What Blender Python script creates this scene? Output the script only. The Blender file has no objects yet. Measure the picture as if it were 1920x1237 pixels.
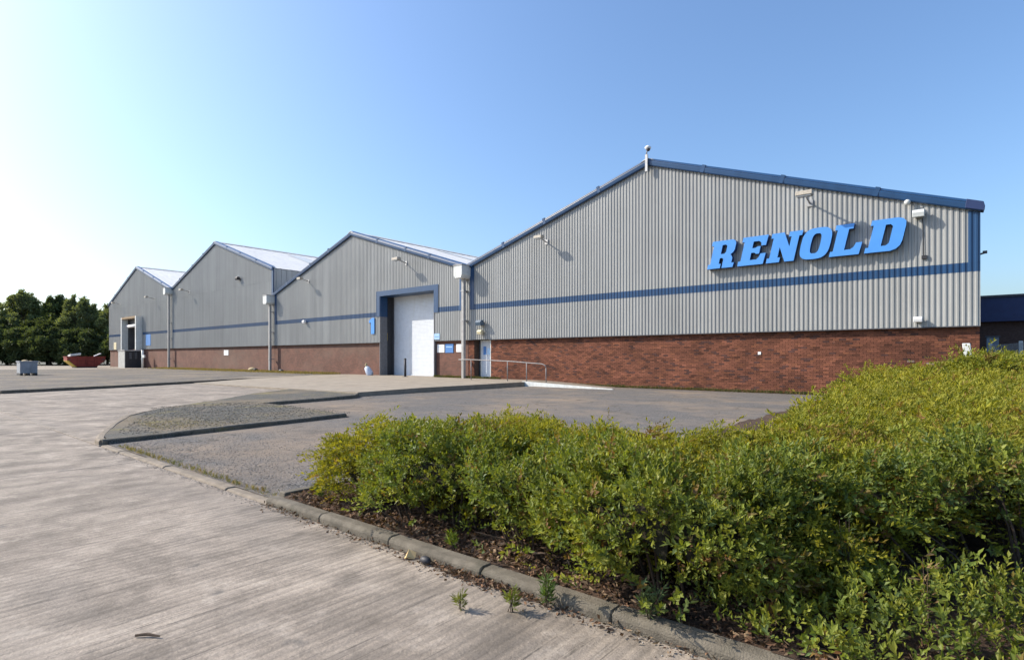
import bpy, bmesh, math, random
import numpy as np
from mathutils import Vector

# ------------------------------------------------------------------ camera, sky, sun, exposure
scn = bpy.context.scene
COL = scn.collection
cam_d = bpy.data.cameras.new("camera")
cam = bpy.data.objects.new("camera", cam_d)
COL.objects.link(cam)
cam.location = (5.11, -2.535, 1.38)
cam.rotation_euler = (math.radians(90), 0, math.radians(39.76))
cam_d.sensor_width = 36.0
cam_d.lens = 1040.0 / 1920.0 * 36.0
cam_d.shift_y = 51.5 / 1920.0
cam_d.clip_start = 0.05
cam_d.clip_end = 3000
scn.camera = cam

SUN_FROM = Vector((-1.8, -1.0, 1.5)).normalized()      # towards the sun
elev = math.asin(SUN_FROM.z)
azim = math.atan2(SUN_FROM.x, SUN_FROM.y)               # clockwise from +Y
world = bpy.data.worlds.new("World")
scn.world = world
world.use_nodes = True
wn = world.node_tree
wn.nodes.clear()
sky = wn.nodes.new("ShaderNodeTexSky")
sky.sky_type = 'NISHITA'
sky.sun_disc = False
sky.sun_elevation = elev
sky.sun_rotation = azim
sky.altitude = 20
sky.air_density = 1.2
sky.dust_density = 2.3
sky.ozone_density = 6.5
bg = wn.nodes.new("ShaderNodeBackground")
bg.inputs['Strength'].default_value = 0.15
wo = wn.nodes.new("ShaderNodeOutputWorld")
wn.links.new(sky.outputs[0], bg.inputs[0])
wn.links.new(bg.outputs[0], wo.inputs[0])
sd = bpy.data.lights.new("sun", 'SUN')
sd.energy = 4.2
sd.angle = math.radians(0.53)
sd.color = (1.0, 0.91, 0.77)
sun = bpy.data.objects.new("sun", sd)
COL.objects.link(sun)
sun.rotation_euler = (-SUN_FROM).to_track_quat('-Z', 'Y').to_euler()
sun.location = (-30, -20, 40)
scn.view_settings.view_transform = 'Standard'
scn.view_settings.look = 'None'
scn.view_settings.exposure = 0.66
scn.view_settings.gamma = 1.0
scn.view_settings.use_curve_mapping = False

rng = np.random.default_rng(7)
random.seed(7)

# ------------------------------------------------------------------ materials
MATS = {}
def nt_new(name):
    m = bpy.data.materials.new(name)
    m.use_nodes = True
    return m, m.node_tree, m.node_tree.nodes["Principled BSDF"]

def N(t, kind, **kw):
    n = t.nodes.new(kind)
    for k, v in kw.items():
        if k.startswith('i_'):
            key = k[2:].replace('_', ' ')
            n.inputs[key].default_value = v
        else:
            setattr(n, k, v)
    return n

def coords(t, scale=(1, 1, 1), obj=False):
    if obj:
        c = N(t, "ShaderNodeTexCoord").outputs['Object']
    else:
        c = N(t, "ShaderNodeNewGeometry").outputs['Position']
    mp = N(t, "ShaderNodeMapping")
    mp.inputs['Scale'].default_value = scale
    t.links.new(c, mp.inputs['Vector'])
    return mp.outputs['Vector']

def noise(t, vec, scale, detail=5, rough=0.6, dist=0.0):
    n = N(t, "ShaderNodeTexNoise")
    n.inputs['Scale'].default_value = scale
    n.inputs['Detail'].default_value = detail
    n.inputs['Roughness'].default_value = rough
    n.inputs['Distortion'].default_value = dist
    t.links.new(vec, n.inputs['Vector'])
    return n.outputs['Fac']

def ramp(t, fac, stops):
    r = N(t, "ShaderNodeValToRGB")
    el = r.color_ramp.elements
    while len(el) < len(stops):
        el.new(0.5)
    for e, (p, c) in zip(el, stops):
        e.position = p
        e.color = (c, c, c, 1) if not isinstance(c, tuple) else (*c, 1)
    t.links.new(fac, r.inputs['Fac'])
    return r.outputs['Color']

def mix(t, a, b, fac, mode='MIX'):
    m = N(t, "ShaderNodeMix", data_type='RGBA', blend_type=mode)
    for sock, val in ((m.inputs[6], a), (m.inputs[7], b), (m.inputs[0], fac)):
        if hasattr(val, 'is_output'):
            t.links.new(val, sock)
        elif isinstance(val, tuple):
            sock.default_value = (*val, 1)
        else:
            sock.default_value = val
    return m.outputs[2]

def bump(t, h, bsdf, strength=0.3, dist=0.02):
    b = N(t, "ShaderNodeBump")
    b.inputs['Strength'].default_value = strength
    b.inputs['Distance'].default_value = dist
    t.links.new(h, b.inputs['Height'])
    t.links.new(b.outputs[0], bsdf.inputs['Normal'])

def plain(name, col, rough=0.6, var=0.25, scale=4.0, metal=0.0, bumps=0.1, dirt=None, streak=False, spec=0.4):
    """painted / moulded surface with soft uneven tone, optional dirt colour"""
    if name in MATS:
        return MATS[name]
    m, t, b = nt_new(name)
    v = coords(t, (1, 1, 0.12) if streak else (1, 1, 1))
    f = noise(t, v, scale, 6, 0.65)
    dark = tuple(c * (1 - var) for c in col)
    lite = tuple(min(1, c * (1 + var * 0.6)) for c in col)
    c = mix(t, dark, lite, ramp(t, f, [(0.3, 0.0), (0.7, 1.0)]))
    if dirt:
        f2 = noise(t, coords(t, (1, 1, 0.25)), scale * 0.35, 8, 0.7)
        c = mix(t, c, dirt, ramp(t, f2, [(0.52, 0.0), (0.75, 0.75)]))
    t.links.new(c, b.inputs['Base Color'])
    b.inputs['Roughness'].default_value = rough
    b.inputs['Metallic'].default_value = metal
    b.inputs['Specular IOR Level'].default_value = spec
    if bumps:
        bump(t, noise(t, coords(t), scale * 12, 4), b, bumps, 0.01)
    MATS[name] = m
    return m

def mat_attr(name, rough=0.8, trans=0.0, bumps=0.0, spec=0.3):
    """colour from the 'tone' attribute (one colour per leaf, brick or stone)"""
    if name in MATS:
        return MATS[name]
    m, t, b = nt_new(name)
    a = N(t, "ShaderNodeAttribute", attribute_name="tone")
    b.inputs['Roughness'].default_value = rough
    b.inputs['Specular IOR Level'].default_value = spec
    if trans:
        t.links.new(a.outputs['Color'], b.inputs['Base Color'])
        tr = N(t, "ShaderNodeBsdfTranslucent")
        t.links.new(mix(t, a.outputs['Color'], (1.0, 0.95, 0.35), 1.0, 'MULTIPLY'), tr.inputs['Color'])
        ms = N(t, "ShaderNodeMixShader")
        ms.inputs[0].default_value = trans
        t.links.new(b.outputs[0], ms.inputs[1])
        t.links.new(tr.outputs[0], ms.inputs[2])
        t.links.new(ms.outputs[0], t.nodes["Material Output"].inputs['Surface'])
    else:
        f = noise(t, coords(t), 30, 5, 0.7)
        cc = mix(t, a.outputs['Color'], ramp(t, f, [(0.3, 0.6), (0.7, 1.25)]), 1.0, 'MULTIPLY')
        if bumps:
            big = noise(t, coords(t, (0.7, 1, 1)), 0.9, 7, 0.7)
            cc = mix(t, cc, ramp(t, big, [(0.34, 0.62), (0.66, 1.22)]), 1.0, 'MULTIPLY')
            eff = noise(t, coords(t, (0.6, 1, 1.6)), 1.7, 8, 0.75)
            cc = mix(t, cc, (0.30, 0.25, 0.215), ramp(t, eff, [(0.64, 0.0), (0.76, 0.45)]))
        t.links.new(cc, b.inputs['Base Color'])
        if bumps:
            bump(t, noise(t, coords(t), 90, 4), b, bumps, 0.005)
    MATS[name] = m
    return m

def mat_concrete_road():
    m, t, b = nt_new("road_concrete")
    p = coords(t)
    big = noise(t, coords(t, (1, 0.9, 1)), 0.7, 7, 0.68)
    mid = noise(t, coords(t, (1, 0.8, 1)), 2.6, 6, 0.7)
    fine = noise(t, p, 55, 4, 0.7)
    speck = noise(t, p, 160, 3, 0.8)
    c = mix(t, (0.195, 0.162, 0.130), (0.405, 0.342, 0.278), ramp(t, big, [(0.32, 0.0), (0.66, 1.0)]))
    c = mix(t, c, (0.115, 0.096, 0.078), ramp(t, mid, [(0.48, 0.0), (0.70, 0.62)]))
    c = mix(t, c, (1, 1, 1), 1.0, 'MULTIPLY')
    c = mix(t, c, ramp(t, fine, [(0.25, 0.72), (0.75, 1.22)]), 1.0, 'MULTIPLY')
    c = mix(t, c, ramp(t, speck, [(0.3, 0.75), (0.6, 1.08)]), 1.0, 'MULTIPLY')
    # tamping ridges: lines across the road (along y), irregularly strong
    gx = noise(t, coords(t, (1, 0.008, 1)), 8.5, 3, 0.6)
    gx2 = noise(t, coords(t, (1, 0.10, 1)), 30.0, 3, 0.6)
    patch = ramp(t, noise(t, p, 0.8, 5), [(0.32, 0.3), (0.58, 1.0)])
    line = ramp(t, gx, [(0.473, 0.0), (0.485, 1.0), (0.497, 0.0)])
    line2 = ramp(t, gx2, [(0.48, 0.0), (0.62, 0.8)])
    brk = ramp(t, noise(t, coords(t, (2.5, 0.6, 1)), 5, 6, 0.7), [(0.42, 0.0), (0.56, 1.0)])
    l1 = mix(t, line, brk, 1.0, 'MULTIPLY')
    c = mix(t, c, (0.06, 0.052, 0.045), mix(t, mix(t, l1, patch, 1.0, 'MULTIPLY'), (0.95, 0.95, 0.95), 1.0, 'MULTIPLY'))
    c = mix(t, c, (0.10, 0.09, 0.078), mix(t, mix(t, line2, patch, 1.0, 'MULTIPLY'), (0.15, 0.15, 0.15), 1.0, 'MULTIPLY'))
    # regular brushed ridges, a few centimetres apart
    wv = N(t, "ShaderNodeTexWave", wave_type='BANDS', bands_direction='X', wave_profile='SIN')
    wv.inputs['Scale'].default_value = 4.4
    wv.inputs['Distortion'].default_value = 0.9
    wv.inputs['Detail'].default_value = 3.0
    wv.inputs['Detail Scale'].default_value = 0.6
    t.links.new(coords(t, (1, 0.25, 1)), wv.inputs['Vector'])
    groove = ramp(t, wv.outputs['Fac'], [(0.0, 1.0), (0.38, 0.0)])
    gp_ = ramp(t, noise(t, coords(t, (1.6, 0.5, 1)), 1.6, 5, 0.65), [(0.36, 0.06), (0.60, 0.85)])
    gm = mix(t, groove, gp_, 1.0, 'MULTIPLY')
    c = mix(t, c, (0.088, 0.078, 0.067), mix(t, gm, (0.45, 0.45, 0.45), 1.0, 'MULTIPLY'))
    # blotchy darker stains and pale scoured patches
    st = noise(t, coords(t, (1, 0.9, 1)), 2.6, 9, 0.78)
    c = mix(t, c, (0.11, 0.092, 0.074), ramp(t, st, [(0.50, 0.0), (0.64, 0.62)]))
    c = mix(t, c, (0.47, 0.405, 0.335), ramp(t, st, [(0.32, 0.7), (0.46, 0.0)]))
    # oil drips and tyre scuffs
    spots = ramp(t, noise(t, p, 3.3, 3, 0.5), [(0.68, 0.0), (0.74, 0.6)])
    c = mix(t, c, (0.09, 0.085, 0.08), spots)
    # tree-ring dirt bands along the wheel tracks (along x)
    tr = ramp(t, noise(t, coords(t, (0.22, 1, 1)), 1.1, 4, 0.6), [(0.5, 0.0), (0.7, 0.35)])
    c = mix(t, c, (0.16, 0.145, 0.13), tr)
    t.links.new(c, b.inputs['Base Color'])
    b.inputs['Roughness'].default_value = 0.85
    b.inputs['Specular IOR Level'].default_value = 0.3
    h = mix(t, mix(t, wv.outputs['Fac'], st, 0.5), fine, 0.6)
    bump(t, h, b, 0.5, 0.02)
    return m

def mat_asphalt(name, base, dirtcol, moss=None):
    m, t, b = nt_new(name)
    p = coords(t)
    big = noise(t, p, 0.28, 8, 0.68)
    agg = N(t, "ShaderNodeTexVoronoi")
    agg.inputs['Scale'].default_value = 48
    t.links.new(p, agg.inputs['Vector'])
    f = noise(t, p, 24, 6, 0.75)
    lo = tuple(c * 0.62 for c in base); hi = tuple(c * 1.3 for c in base)
    c = mix(t, lo, hi, ramp(t, f, [(0.28, 0.0), (0.72, 1.0)]))
    c = mix(t, c, ramp(t, agg.outputs['Distance'], [(0.0, 1.5), (0.5, 0.5)]), 1.0, 'MULTIPLY')
    c = mix(t, c, dirtcol, ramp(t, big, [(0.46, 0.0), (0.64, 0.8)]))
    st = noise(t, p, 0.55, 8, 0.7, 0.4)
    c = mix(t, c, tuple(x * 0.42 for x in base), ramp(t, st, [(0.53, 0.0), (0.68, 0.75)]))
    if moss:
        g = noise(t, p, 0.9, 7, 0.72)
        c = mix(t, c, moss, ramp(t, g, [(0.54, 0.0), (0.68, 0.8)]))
    cr = N(t, "ShaderNodeTexVoronoi", feature='DISTANCE_TO_EDGE')
    cr.inputs['Scale'].default_value = 0.45
    wv = N(t, "ShaderNodeVectorMath", operation='ADD')
    nn = N(t, "ShaderNodeTexNoise"); nn.inputs['Scale'].default_value = 1.5
    t.links.new(p, nn.inputs['Vector'])
    t.links.new(p, wv.inputs[0]); t.links.new(nn.outputs['Color'], wv.inputs[1])
    t.links.new(wv.outputs[0], cr.inputs['Vector'])
    c = mix(t, c, (0.05, 0.045, 0.035), ramp(t, cr.outputs['Distance'], [(0.0, 0.7), (0.012, 0.0)]))
    t.links.new(c, b.inputs['Base Color'])
    b.inputs['Roughness'].default_value = 0.92
    b.inputs['Specular IOR Level'].default_value = 0.25
    bump(t, mix(t, f, agg.outputs['Distance'], 0.5), b, 0.6, 0.02)
    return m

def mat_soil():
    m, t, b = nt_new("bed_soil")
    p = coords(t)
    f = noise(t, p, 9, 8, 0.75)
    g = noise(t, p, 60, 4, 0.8)
    c = mix(t, (0.035, 0.022, 0.014), (0.15, 0.085, 0.05), ramp(t, f, [(0.3, 0.0), (0.7, 1.0)]))
    c = mix(t, c, ramp(t, g, [(0.3, 0.5), (0.7, 1.4)]), 1.0, 'MULTIPLY')
    t.links.new(c, b.inputs['Base Color'])
    b.inputs['Roughness'].default_value = 0.95
    bump(t, mix(t, f, g, 0.5), b, 1.0, 0.06)
    return m

def mat_brickwork():
    """far brickwork, where single bricks can no longer be told apart"""
    m, t, b = nt_new("far_brickwork")
    g = N(t, "ShaderNodeNewGeometry").outputs['Position']
    sx = N(t, "ShaderNodeSeparateXYZ"); t.links.new(g, sx.inputs[0])
    cb = N(t, "ShaderNodeCombineXYZ")
    t.links.new(sx.outputs['X'], cb.inputs['X']); t.links.new(sx.outputs['Z'], cb.inputs['Y'])
    br = N(t, "ShaderNodeTexBrick", offset=0.5)
    br.inputs['Scale'].default_value = 1.0
    br.inputs['Brick Width'].default_value = 0.225
    br.inputs['Row Height'].default_value = 0.075
    br.inputs['Mortar Size'].default_value = 0.006
    br.inputs['Color1'].default_value = (0.165, 0.065, 0.042, 1)
    br.inputs['Color2'].default_value = (0.115, 0.047, 0.033, 1)
    br.inputs['Mortar'].default_value = (0.13, 0.10, 0.08, 1)
    t.links.new(cb.outputs[0], br.inputs['Vector'])
    f = noise(t, coords(t), 0.9, 6, 0.7)
    c = mix(t, br.outputs['Color'], ramp(t, f, [(0.3, 0.7), (0.7, 1.25)]), 1.0, 'MULTIPLY')
    c = mix(t, c, (0.15, 0.105, 0.08), ramp(t, noise(t, coords(t, (0.5, 1, 1)), 0.35, 4), [(0.5, 0.0), (0.7, 0.5)]))
    t.links.new(c, b.inputs['Base Color'])
    b.inputs['Roughness'].default_value = 0.9
    bump(t, br.outputs['Fac'], b, -0.4, 0.01)
    return m

def mat_cladding(name, col, spec=0.5, rough=0.42):
    m, t, b = nt_new(name)
    f = noise(t, coords(t, (1.0, 1, 0.05)), 3.0, 5, 0.6)
    g = noise(t, coords(t), 0.35, 5, 0.6)
    at = N(t, "ShaderNodeObjectInfo")
    c = mix(t, tuple(x * 0.88 for x in col), tuple(min(1, x * 1.08) for x in col), ramp(t, f, [(0.3, 0.0), (0.7, 1.0)]))
    c = mix(t, c, ramp(t, g, [(0.3, 0.92), (0.7, 1.05)]), 1.0, 'MULTIPLY')
    c = mix(t, c, ramp(t, at.outputs['Random'], [(0.0, 0.93), (1.0, 1.05)]), 1.0, 'MULTIPLY')
    t.links.new(c, b.inputs['Base Color'])
    b.inputs['Roughness'].default_value = rough
    b.inputs['Specular IOR Level'].default_value = spec
    return m

M = {}
M['road'] = mat_concrete_road()
M['lot'] = mat_asphalt("lot_asphalt", (0.215, 0.20, 0.186), (0.27, 0.205, 0.145))
M['island'] = mat_asphalt("island_asphalt", (0.155, 0.148, 0.13), (0.215, 0.165, 0.105), (0.20, 0.17, 0.06))
M['verge'] = mat_asphalt("verge_gravel", (0.21, 0.19, 0.168), (0.25, 0.20, 0.145), (0.24, 0.19, 0.095))
M['ground'] = mat_asphalt("ground_far", (0.19, 0.18, 0.15), (0.16, 0.15, 0.09), (0.10, 0.12, 0.045))
M['soil'] = mat_soil()
M['farbrick'] = mat_brickwork()
M['clad'] = mat_cladding("grey_cladding", (0.30, 0.303, 0.295))
M['bluetrim'] = mat_cladding("blue_trim_paint", (0.016, 0.060, 0.150), 0.5, 0.35)
M['roof'] = mat_cladding("roof_sheet", (0.74, 0.72, 0.68), 0.2, 0.6)
M['apron'] = plain("apron_concrete", (0.29, 0.245, 0.19), 0.9, 0.25, 1.5, bumps=0.4, dirt=(0.25, 0.2, 0.15))
M['kerb'] = plain("kerb_concrete", (0.155, 0.135, 0.105), 0.92, 0.4, 9, bumps=0.9, dirt=(0.05, 0.05, 0.03))
M['kerb_pale'] = plain("pale_kerb_concrete", (0.235, 0.195, 0.15), 0.92, 0.35, 6, bumps=0.7, dirt=(0.12, 0.10, 0.07))
M['mortar'] = plain("mortar", (0.10, 0.066, 0.052), 0.95, 0.3, 8, bumps=0.5)
M['brick'] = mat_attr("brick", 0.9, 0, 0.5)
M['leaf'] = mat_attr("leaf", 0.5, 0.42, 0, 0.3)
M['needle'] = mat_attr("needle_foliage", 0.6, 0.48)
M['treeleaf'] = mat_attr("tree_leaf", 0.6, 0.42)
M['stone'] = mat_attr("loose_stone", 0.9)
M['litterleaf'] = mat_attr("dead_leaf", 0.85, 0.15)
M['bark'] = plain("bark", (0.10, 0.07, 0.05), 0.95, 0.45, 20, bumps=0.8)
M['shrubcore'] = plain('dark_shrub_core', (0.05, 0.042, 0.022), 0.95, 0.6, 60, bumps=1.0)  # for the added light-blocking sheet inside the shrubs
M['galv'] = plain("galvanised_steel", (0.42, 0.42, 0.42), 0.5, 0.2, 9, metal=0.5, dirt=(0.30, 0.27, 0.24))
M['railsteel'] = plain('dull_rail_steel', (0.25, 0.235, 0.23), 0.6, 0.25, 9, metal=0.2)
M['hopper'] = plain("pale_hopper_paint", (0.66, 0.68, 0.66), 0.5, 0.15, 5, dirt=(0.4, 0.38, 0.33))
M['pipe'] = plain("grey_downpipe_paint", (0.40, 0.39, 0.375), 0.55, 0.2, 5, dirt=(0.27, 0.24, 0.2))
M['jamb'] = plain('grey_jamb_paint', (0.17, 0.17, 0.18), 0.55, 0.2, 5)
M['fixture'] = plain("weathered_lamp_housing", (0.46, 0.41, 0.34), 0.6, 0.25, 12, dirt=(0.3, 0.26, 0.2))
M['glass'] = plain("lamp_glass", (0.30, 0.31, 0.31), 0.15, 0.1, 10, bumps=0, spec=0.6)
M['dark'] = plain("dark_plastic", (0.035, 0.035, 0.04), 0.55, 0.3, 10)
M['darkgrey'] = plain("dark_grey_paint", (0.09, 0.09, 0.10), 0.55, 0.3, 6)
M['white'] = plain("white_paint", (0.78, 0.78, 0.78), 0.5, 0.08, 6)
M['shutter'] = plain("white_shutter_paint", (0.69, 0.72, 0.76), 0.45, 0.08, 3, bumps=0, dirt=(0.6, 0.6, 0.58))
M['whitesign'] = plain("white_sign_face", (0.80, 0.80, 0.79), 0.45, 0.05, 6, bumps=0)
M['bluesign'] = plain("blue_sign_face", (0.075, 0.21, 0.50), 0.45, 0.08, 6, bumps=0)
M['palebluesign'] = plain("pale_blue_sign_face", (0.36, 0.55, 0.78), 0.45, 0.08, 6, bumps=0)
M['skyblue'] = plain("sky_blue_letter_face", (0.075, 0.285, 0.72), 0.42, 0.06, 3, bumps=0)
M['navy'] = plain("navy_letter_return", (0.025, 0.07, 0.21), 0.4, 0.1, 3, bumps=0)
M['redskip'] = plain("red_skip_paint", (0.25, 0.042, 0.03), 0.7, 0.35, 3, dirt=(0.12, 0.05, 0.035))
M['yellow'] = plain("yellow_paint", (0.62, 0.45, 0.08), 0.6, 0.15, 5)
M['navyclad'] = plain("navy_cladding", (0.022, 0.04, 0.12), 0.5, 0.15, 4)
M['darkbrick'] = plain("dark_brickwork", (0.10, 0.06, 0.05), 0.9, 0.4, 10)
M['bag'] = plain("pale_blue_sack", (0.55, 0.62, 0.74), 0.6, 0.2, 8)
M['timber'] = plain("weathered_timber", (0.28, 0.20, 0.12), 0.85, 0.35, 12)
M['tan'] = plain("tan_sacking", (0.42, 0.33, 0.19), 0.9, 0.3, 9)
M['plasticgrey'] = plain("grey_plastic_tub", (0.30, 0.32, 0.35), 0.55, 0.2, 4, dirt=(0.2, 0.19, 0.18))
M['cream'] = plain("cream_plastic", (0.62, 0.55, 0.36), 0.5, 0.15, 10)
M['orange'] = plain("orange_wrapper", (0.75, 0.50, 0.22), 0.45, 0.2, 20)

# ------------------------------------------------------------------ helpers
ORG = {}
def wloc(o):
    p = Vector((0, 0, 0))
    while o is not None:
        p = p + o.location
        o = o.parent
    return p

class MB:
    """collects shapes in world coordinates and links them as ONE mesh"""
    def __init__(s):
        s.v = []; s.f = []; s.mi = []
    def add(s, verts, faces, mi=0):
        o = len(s.v)
        s.v += [tuple(p) for p in verts]
        s.f += [tuple(i + o for i in f) for f in faces]
        s.mi += [mi] * len(faces)
        return s
    def box(s, x0, x1, y0, y1, z0, z1, mi=0):
        v = [(x0, y0, z0), (x1, y0, z0), (x1, y1, z0), (x0, y1, z0), (x0, y0, z1), (x1, y0, z1), (x1, y1, z1), (x0, y1, z1)]
        return s.add(v, [(0, 3, 2, 1), (4, 5, 6, 7), (0, 1, 5, 4), (1, 2, 6, 5), (2, 3, 7, 6), (3, 0, 4, 7)], mi)
    def obox(s, c, ax, hx, ay, hy, az, hz, mi=0):
        c = Vector(c); X = Vector(ax).normalized() * hx; Y = Vector(ay).normalized() * hy; Z = Vector(az).normalized() * hz
        v = [c - X - Y - Z, c + X - Y - Z, c + X + Y - Z, c - X + Y - Z, c - X - Y + Z, c + X - Y + Z, c + X + Y + Z, c - X + Y + Z]
        return s.add(v, [(0, 3, 2, 1), (4, 5, 6, 7), (0, 1, 5, 4), (1, 2, 6, 5), (2, 3, 7, 6), (3, 0, 4, 7)], mi)
    def prism(s, poly, z0, z1, mi=0):
        n = len(poly)
        v = [(x, y, z0) for x, y in poly] + [(x, y, z1) for x, y in poly]
        return s.add(v, [tuple(range(n, 2 * n)), tuple(range(n - 1, -1, -1))] + [(i, (i + 1) % n, n + (i + 1) % n, n + i) for i in range(n)], mi)
    def xprism(s, prof, x0, x1, mi=0):            # profile in (y, z), pushed along x
        n = len(prof)
        v = [(x0, y, z) for y, z in prof] + [(x1, y, z) for y, z in prof]
        return s.add(v, [tuple(range(n)), tuple(range(2 * n - 1, n - 1, -1))] + [(i, n + i, n + (i + 1) % n, (i + 1) % n) for i in range(n)], mi)
    def yprism(s, prof, y0, y1, mi=0):            # profile in (x, z), pushed along y
        n = len(prof)
        v = [(x, y0, z) for x, z in prof] + [(x, y1, z) for x, z in prof]
        return s.add(v, [tuple(range(n)), tuple(range(2 * n - 1, n - 1, -1))] + [(i, n + i, n + (i + 1) % n, (i + 1) % n) for i in range(n)], mi)
    def tube(s, pts, rad, seg=8, mi=0):
        pts = [Vector(p) for p in pts]
        rad = rad if isinstance(rad, (list, tuple)) else [rad] * len(pts)
        rings = []
        for i, p in enumerate(pts):
            d = (pts[min(i + 1, len(pts) - 1)] - pts[max(i - 1, 0)]).normalized()
            u = d.cross(Vector((0, 0, 1)) if abs(d.z) < 0.9 else Vector((1, 0, 0))).normalized()
            w = d.cross(u)
            rings.append([p + (u * math.cos(a) + w * math.sin(a)) * rad[i] for a in [2 * math.pi * k / seg for k in range(seg)]])
        v = [q for r in rings for q in r]
        f = []
        for i in range(len(pts) - 1):
            for k in range(seg):
                f.append((i * seg + k, i * seg + (k + 1) % seg, (i + 1) * seg + (k + 1) % seg, (i + 1) * seg + k))
        f.append(tuple(range(seg - 1, -1, -1))); f.append(tuple((len(pts) - 1) * seg + k for k in range(seg)))
        return s.add(v, f, mi)
    def ball(s, c, rx, ry, rz, nu=10, nv=7, mi=0):
        v = [(c[0], c[1], c[2] - rz)]; f = []
        for j in range(1, nv):
            th = math.pi * j / nv
            for i in range(nu):
                a = 2 * math.pi * i / nu
                v.append((c[0] + rx * math.sin(th) * math.cos(a), c[1] + ry * math.sin(th) * math.sin(a), c[2] - rz * math.cos(th)))
        v.append((c[0], c[1], c[2] + rz))
        for i in range(nu):
            f.append((0, 1 + (i + 1) % nu, 1 + i))
            for j in range(nv - 2):
                a = 1 + j * nu
                f.append((a + i, a + (i + 1) % nu, a + nu + (i + 1) % nu, a + nu + i))
            a = 1 + (nv - 2) * nu
            f.append((a + i, a + (i + 1) % nu, len(v) - 1))
        return s.add(v, f, mi)
    def build(s, name, mats, parent=None, smooth=False, bevel=0.0):
        o = wloc(parent) if parent else Vector((0, 0, 0))
        me = bpy.data.meshes.new(name)
        me.from_pydata([(a - o.x, b - o.y, c - o.z) for a, b, c in s.v], [], s.f)
        for m in (mats if isinstance(mats, (list, tuple)) else [mats]):
            me.materials.append(m)
        if any(s.mi):
            me.polygons.foreach_set('material_index', s.mi)
        if smooth:
            me.polygons.foreach_set('use_smooth', [True] * len(me.polygons))
        me.update()
        if bevel:
            bm = bmesh.new(); bm.from_mesh(me)
            bmesh.ops.recalc_face_normals(bm, faces=bm.faces)
            bmesh.ops.bevel(bm, geom=list(bm.edges), offset=bevel, segments=1, affect='EDGES')
            bm.to_mesh(me); bm.free()
        ob = bpy.data.objects.new(name, me)
        COL.objects.link(ob)
        ob.parent = parent
        return ob

def empty(name, loc, label=None, cat=None, group=None, kind=None, parent=None):
    o = bpy.data.objects.new(name, None)
    COL.objects.link(o)
    o.parent = parent
    o.location = Vector(loc) - (wloc(parent) if parent else Vector((0, 0, 0)))
    o.empty_display_size = 0.2
    return tag(o, label, cat, group, kind)

def tag(o, label=None, cat=None, group=None, kind=None):
    if label: o['label'] = label
    if cat: o['category'] = cat
    if group: o['group'] = group
    if kind: o['kind'] = kind
    return o

def copy_tree(o, loc, parent=None):
    c = o.copy(); COL.objects.link(c); c.parent = parent
    if loc is not None: c.location = loc
    for ch in list(o.children):
        copy_tree(ch, None, c)
    return c

def big_mesh(name, V, F, mat, parent=None, tone=None, kind=None):
    """V (n,3), F (m,4) numpy; tone (n,3) colour per vertex"""
    o = wloc(parent) if parent else Vector((0, 0, 0))
    V = (V - np.array([o.x, o.y, o.z])).astype(np.float32)
    me = bpy.data.meshes.new(name)
    n, k = F.shape
    me.vertices.add(len(V)); me.vertices.foreach_set('co', V.ravel())
    me.loops.add(n * k); me.loops.foreach_set('vertex_index', F.astype(np.int32).ravel())
    me.polygons.add(n)
    me.polygons.foreach_set('loop_start', np.arange(0, n * k, k, dtype=np.int32))
    me.polygons.foreach_set('loop_total', np.full(n, k, dtype=np.int32))
    me.update(calc_edges=True)
    me.shade_flat()
    if tone is not None:
        at = me.color_attributes.new('tone', 'FLOAT_COLOR', 'POINT')
        c = np.ones((len(V), 4), np.float32); c[:, :3] = tone
        at.data.foreach_set('color', c.ravel())
    me.materials.append(mat)
    ob = bpy.data.objects.new(name, me)
    COL.objects.link(ob); ob.parent = parent
    if kind: ob['kind'] = kind
    return ob

def grid_sheet(name, x0, x1, y0, y1, nx, ny, zf, mat, inside=None):
    xs = np.linspace(x0, x1, nx + 1); ys = np.linspace(y0, y1, ny + 1)
    X, Y = np.meshgrid(xs, ys)
    V = np.stack([X.ravel(), Y.ravel(), zf(X, Y).ravel()], 1)
    i, j = np.meshgrid(np.arange(nx), np.arange(ny))
    a = (j * (nx + 1) + i).ravel()
    F = np.stack([a, a + 1, a + nx + 2, a + nx + 1], 1)
    return big_mesh(name, V, F, mat)

# ------------------------------------------------------------------ ground, road, car park
YF = 21.87                                        # plane of the cladding crests
def lot_z(x, y):
    return -0.10 * np.clip((y - 5.0) / 12.0, 0, 1)

MBg = MB().add([(-1500, -1500, -0.16), (1500, -1500, -0.16), (1500, 1500, -0.16), (-1500, 1500, -0.16)], [(0, 1, 2, 3)])
tag(MBg.build('ground', M['ground']), kind='structure')

road = empty('road', (0, 0, 0), kind='structure')
# concrete bays cast across the road, joints between them
jx = [-95, -70, -55, -43.4, -33.4, -23.4, -18.4, -13.4, -8.4, -3.4, 6.6, 11.6, 21.6, 41.6]
for i in range(len(jx) - 1):
    x0, x1 = jx[i] + 0.008, jx[i + 1] - 0.008
    z = random.uniform(-0.003, 0.003)
    MB().box(x0, x1, -4.6, -0.004, -0.15, z).build('concrete_slab', M['road'], road, bevel=0.006)
    MB().box(x0, x1, -9.3, -4.62, -0.15, -z).build('concrete_slab', M['road'], road, bevel=0.006)
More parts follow.
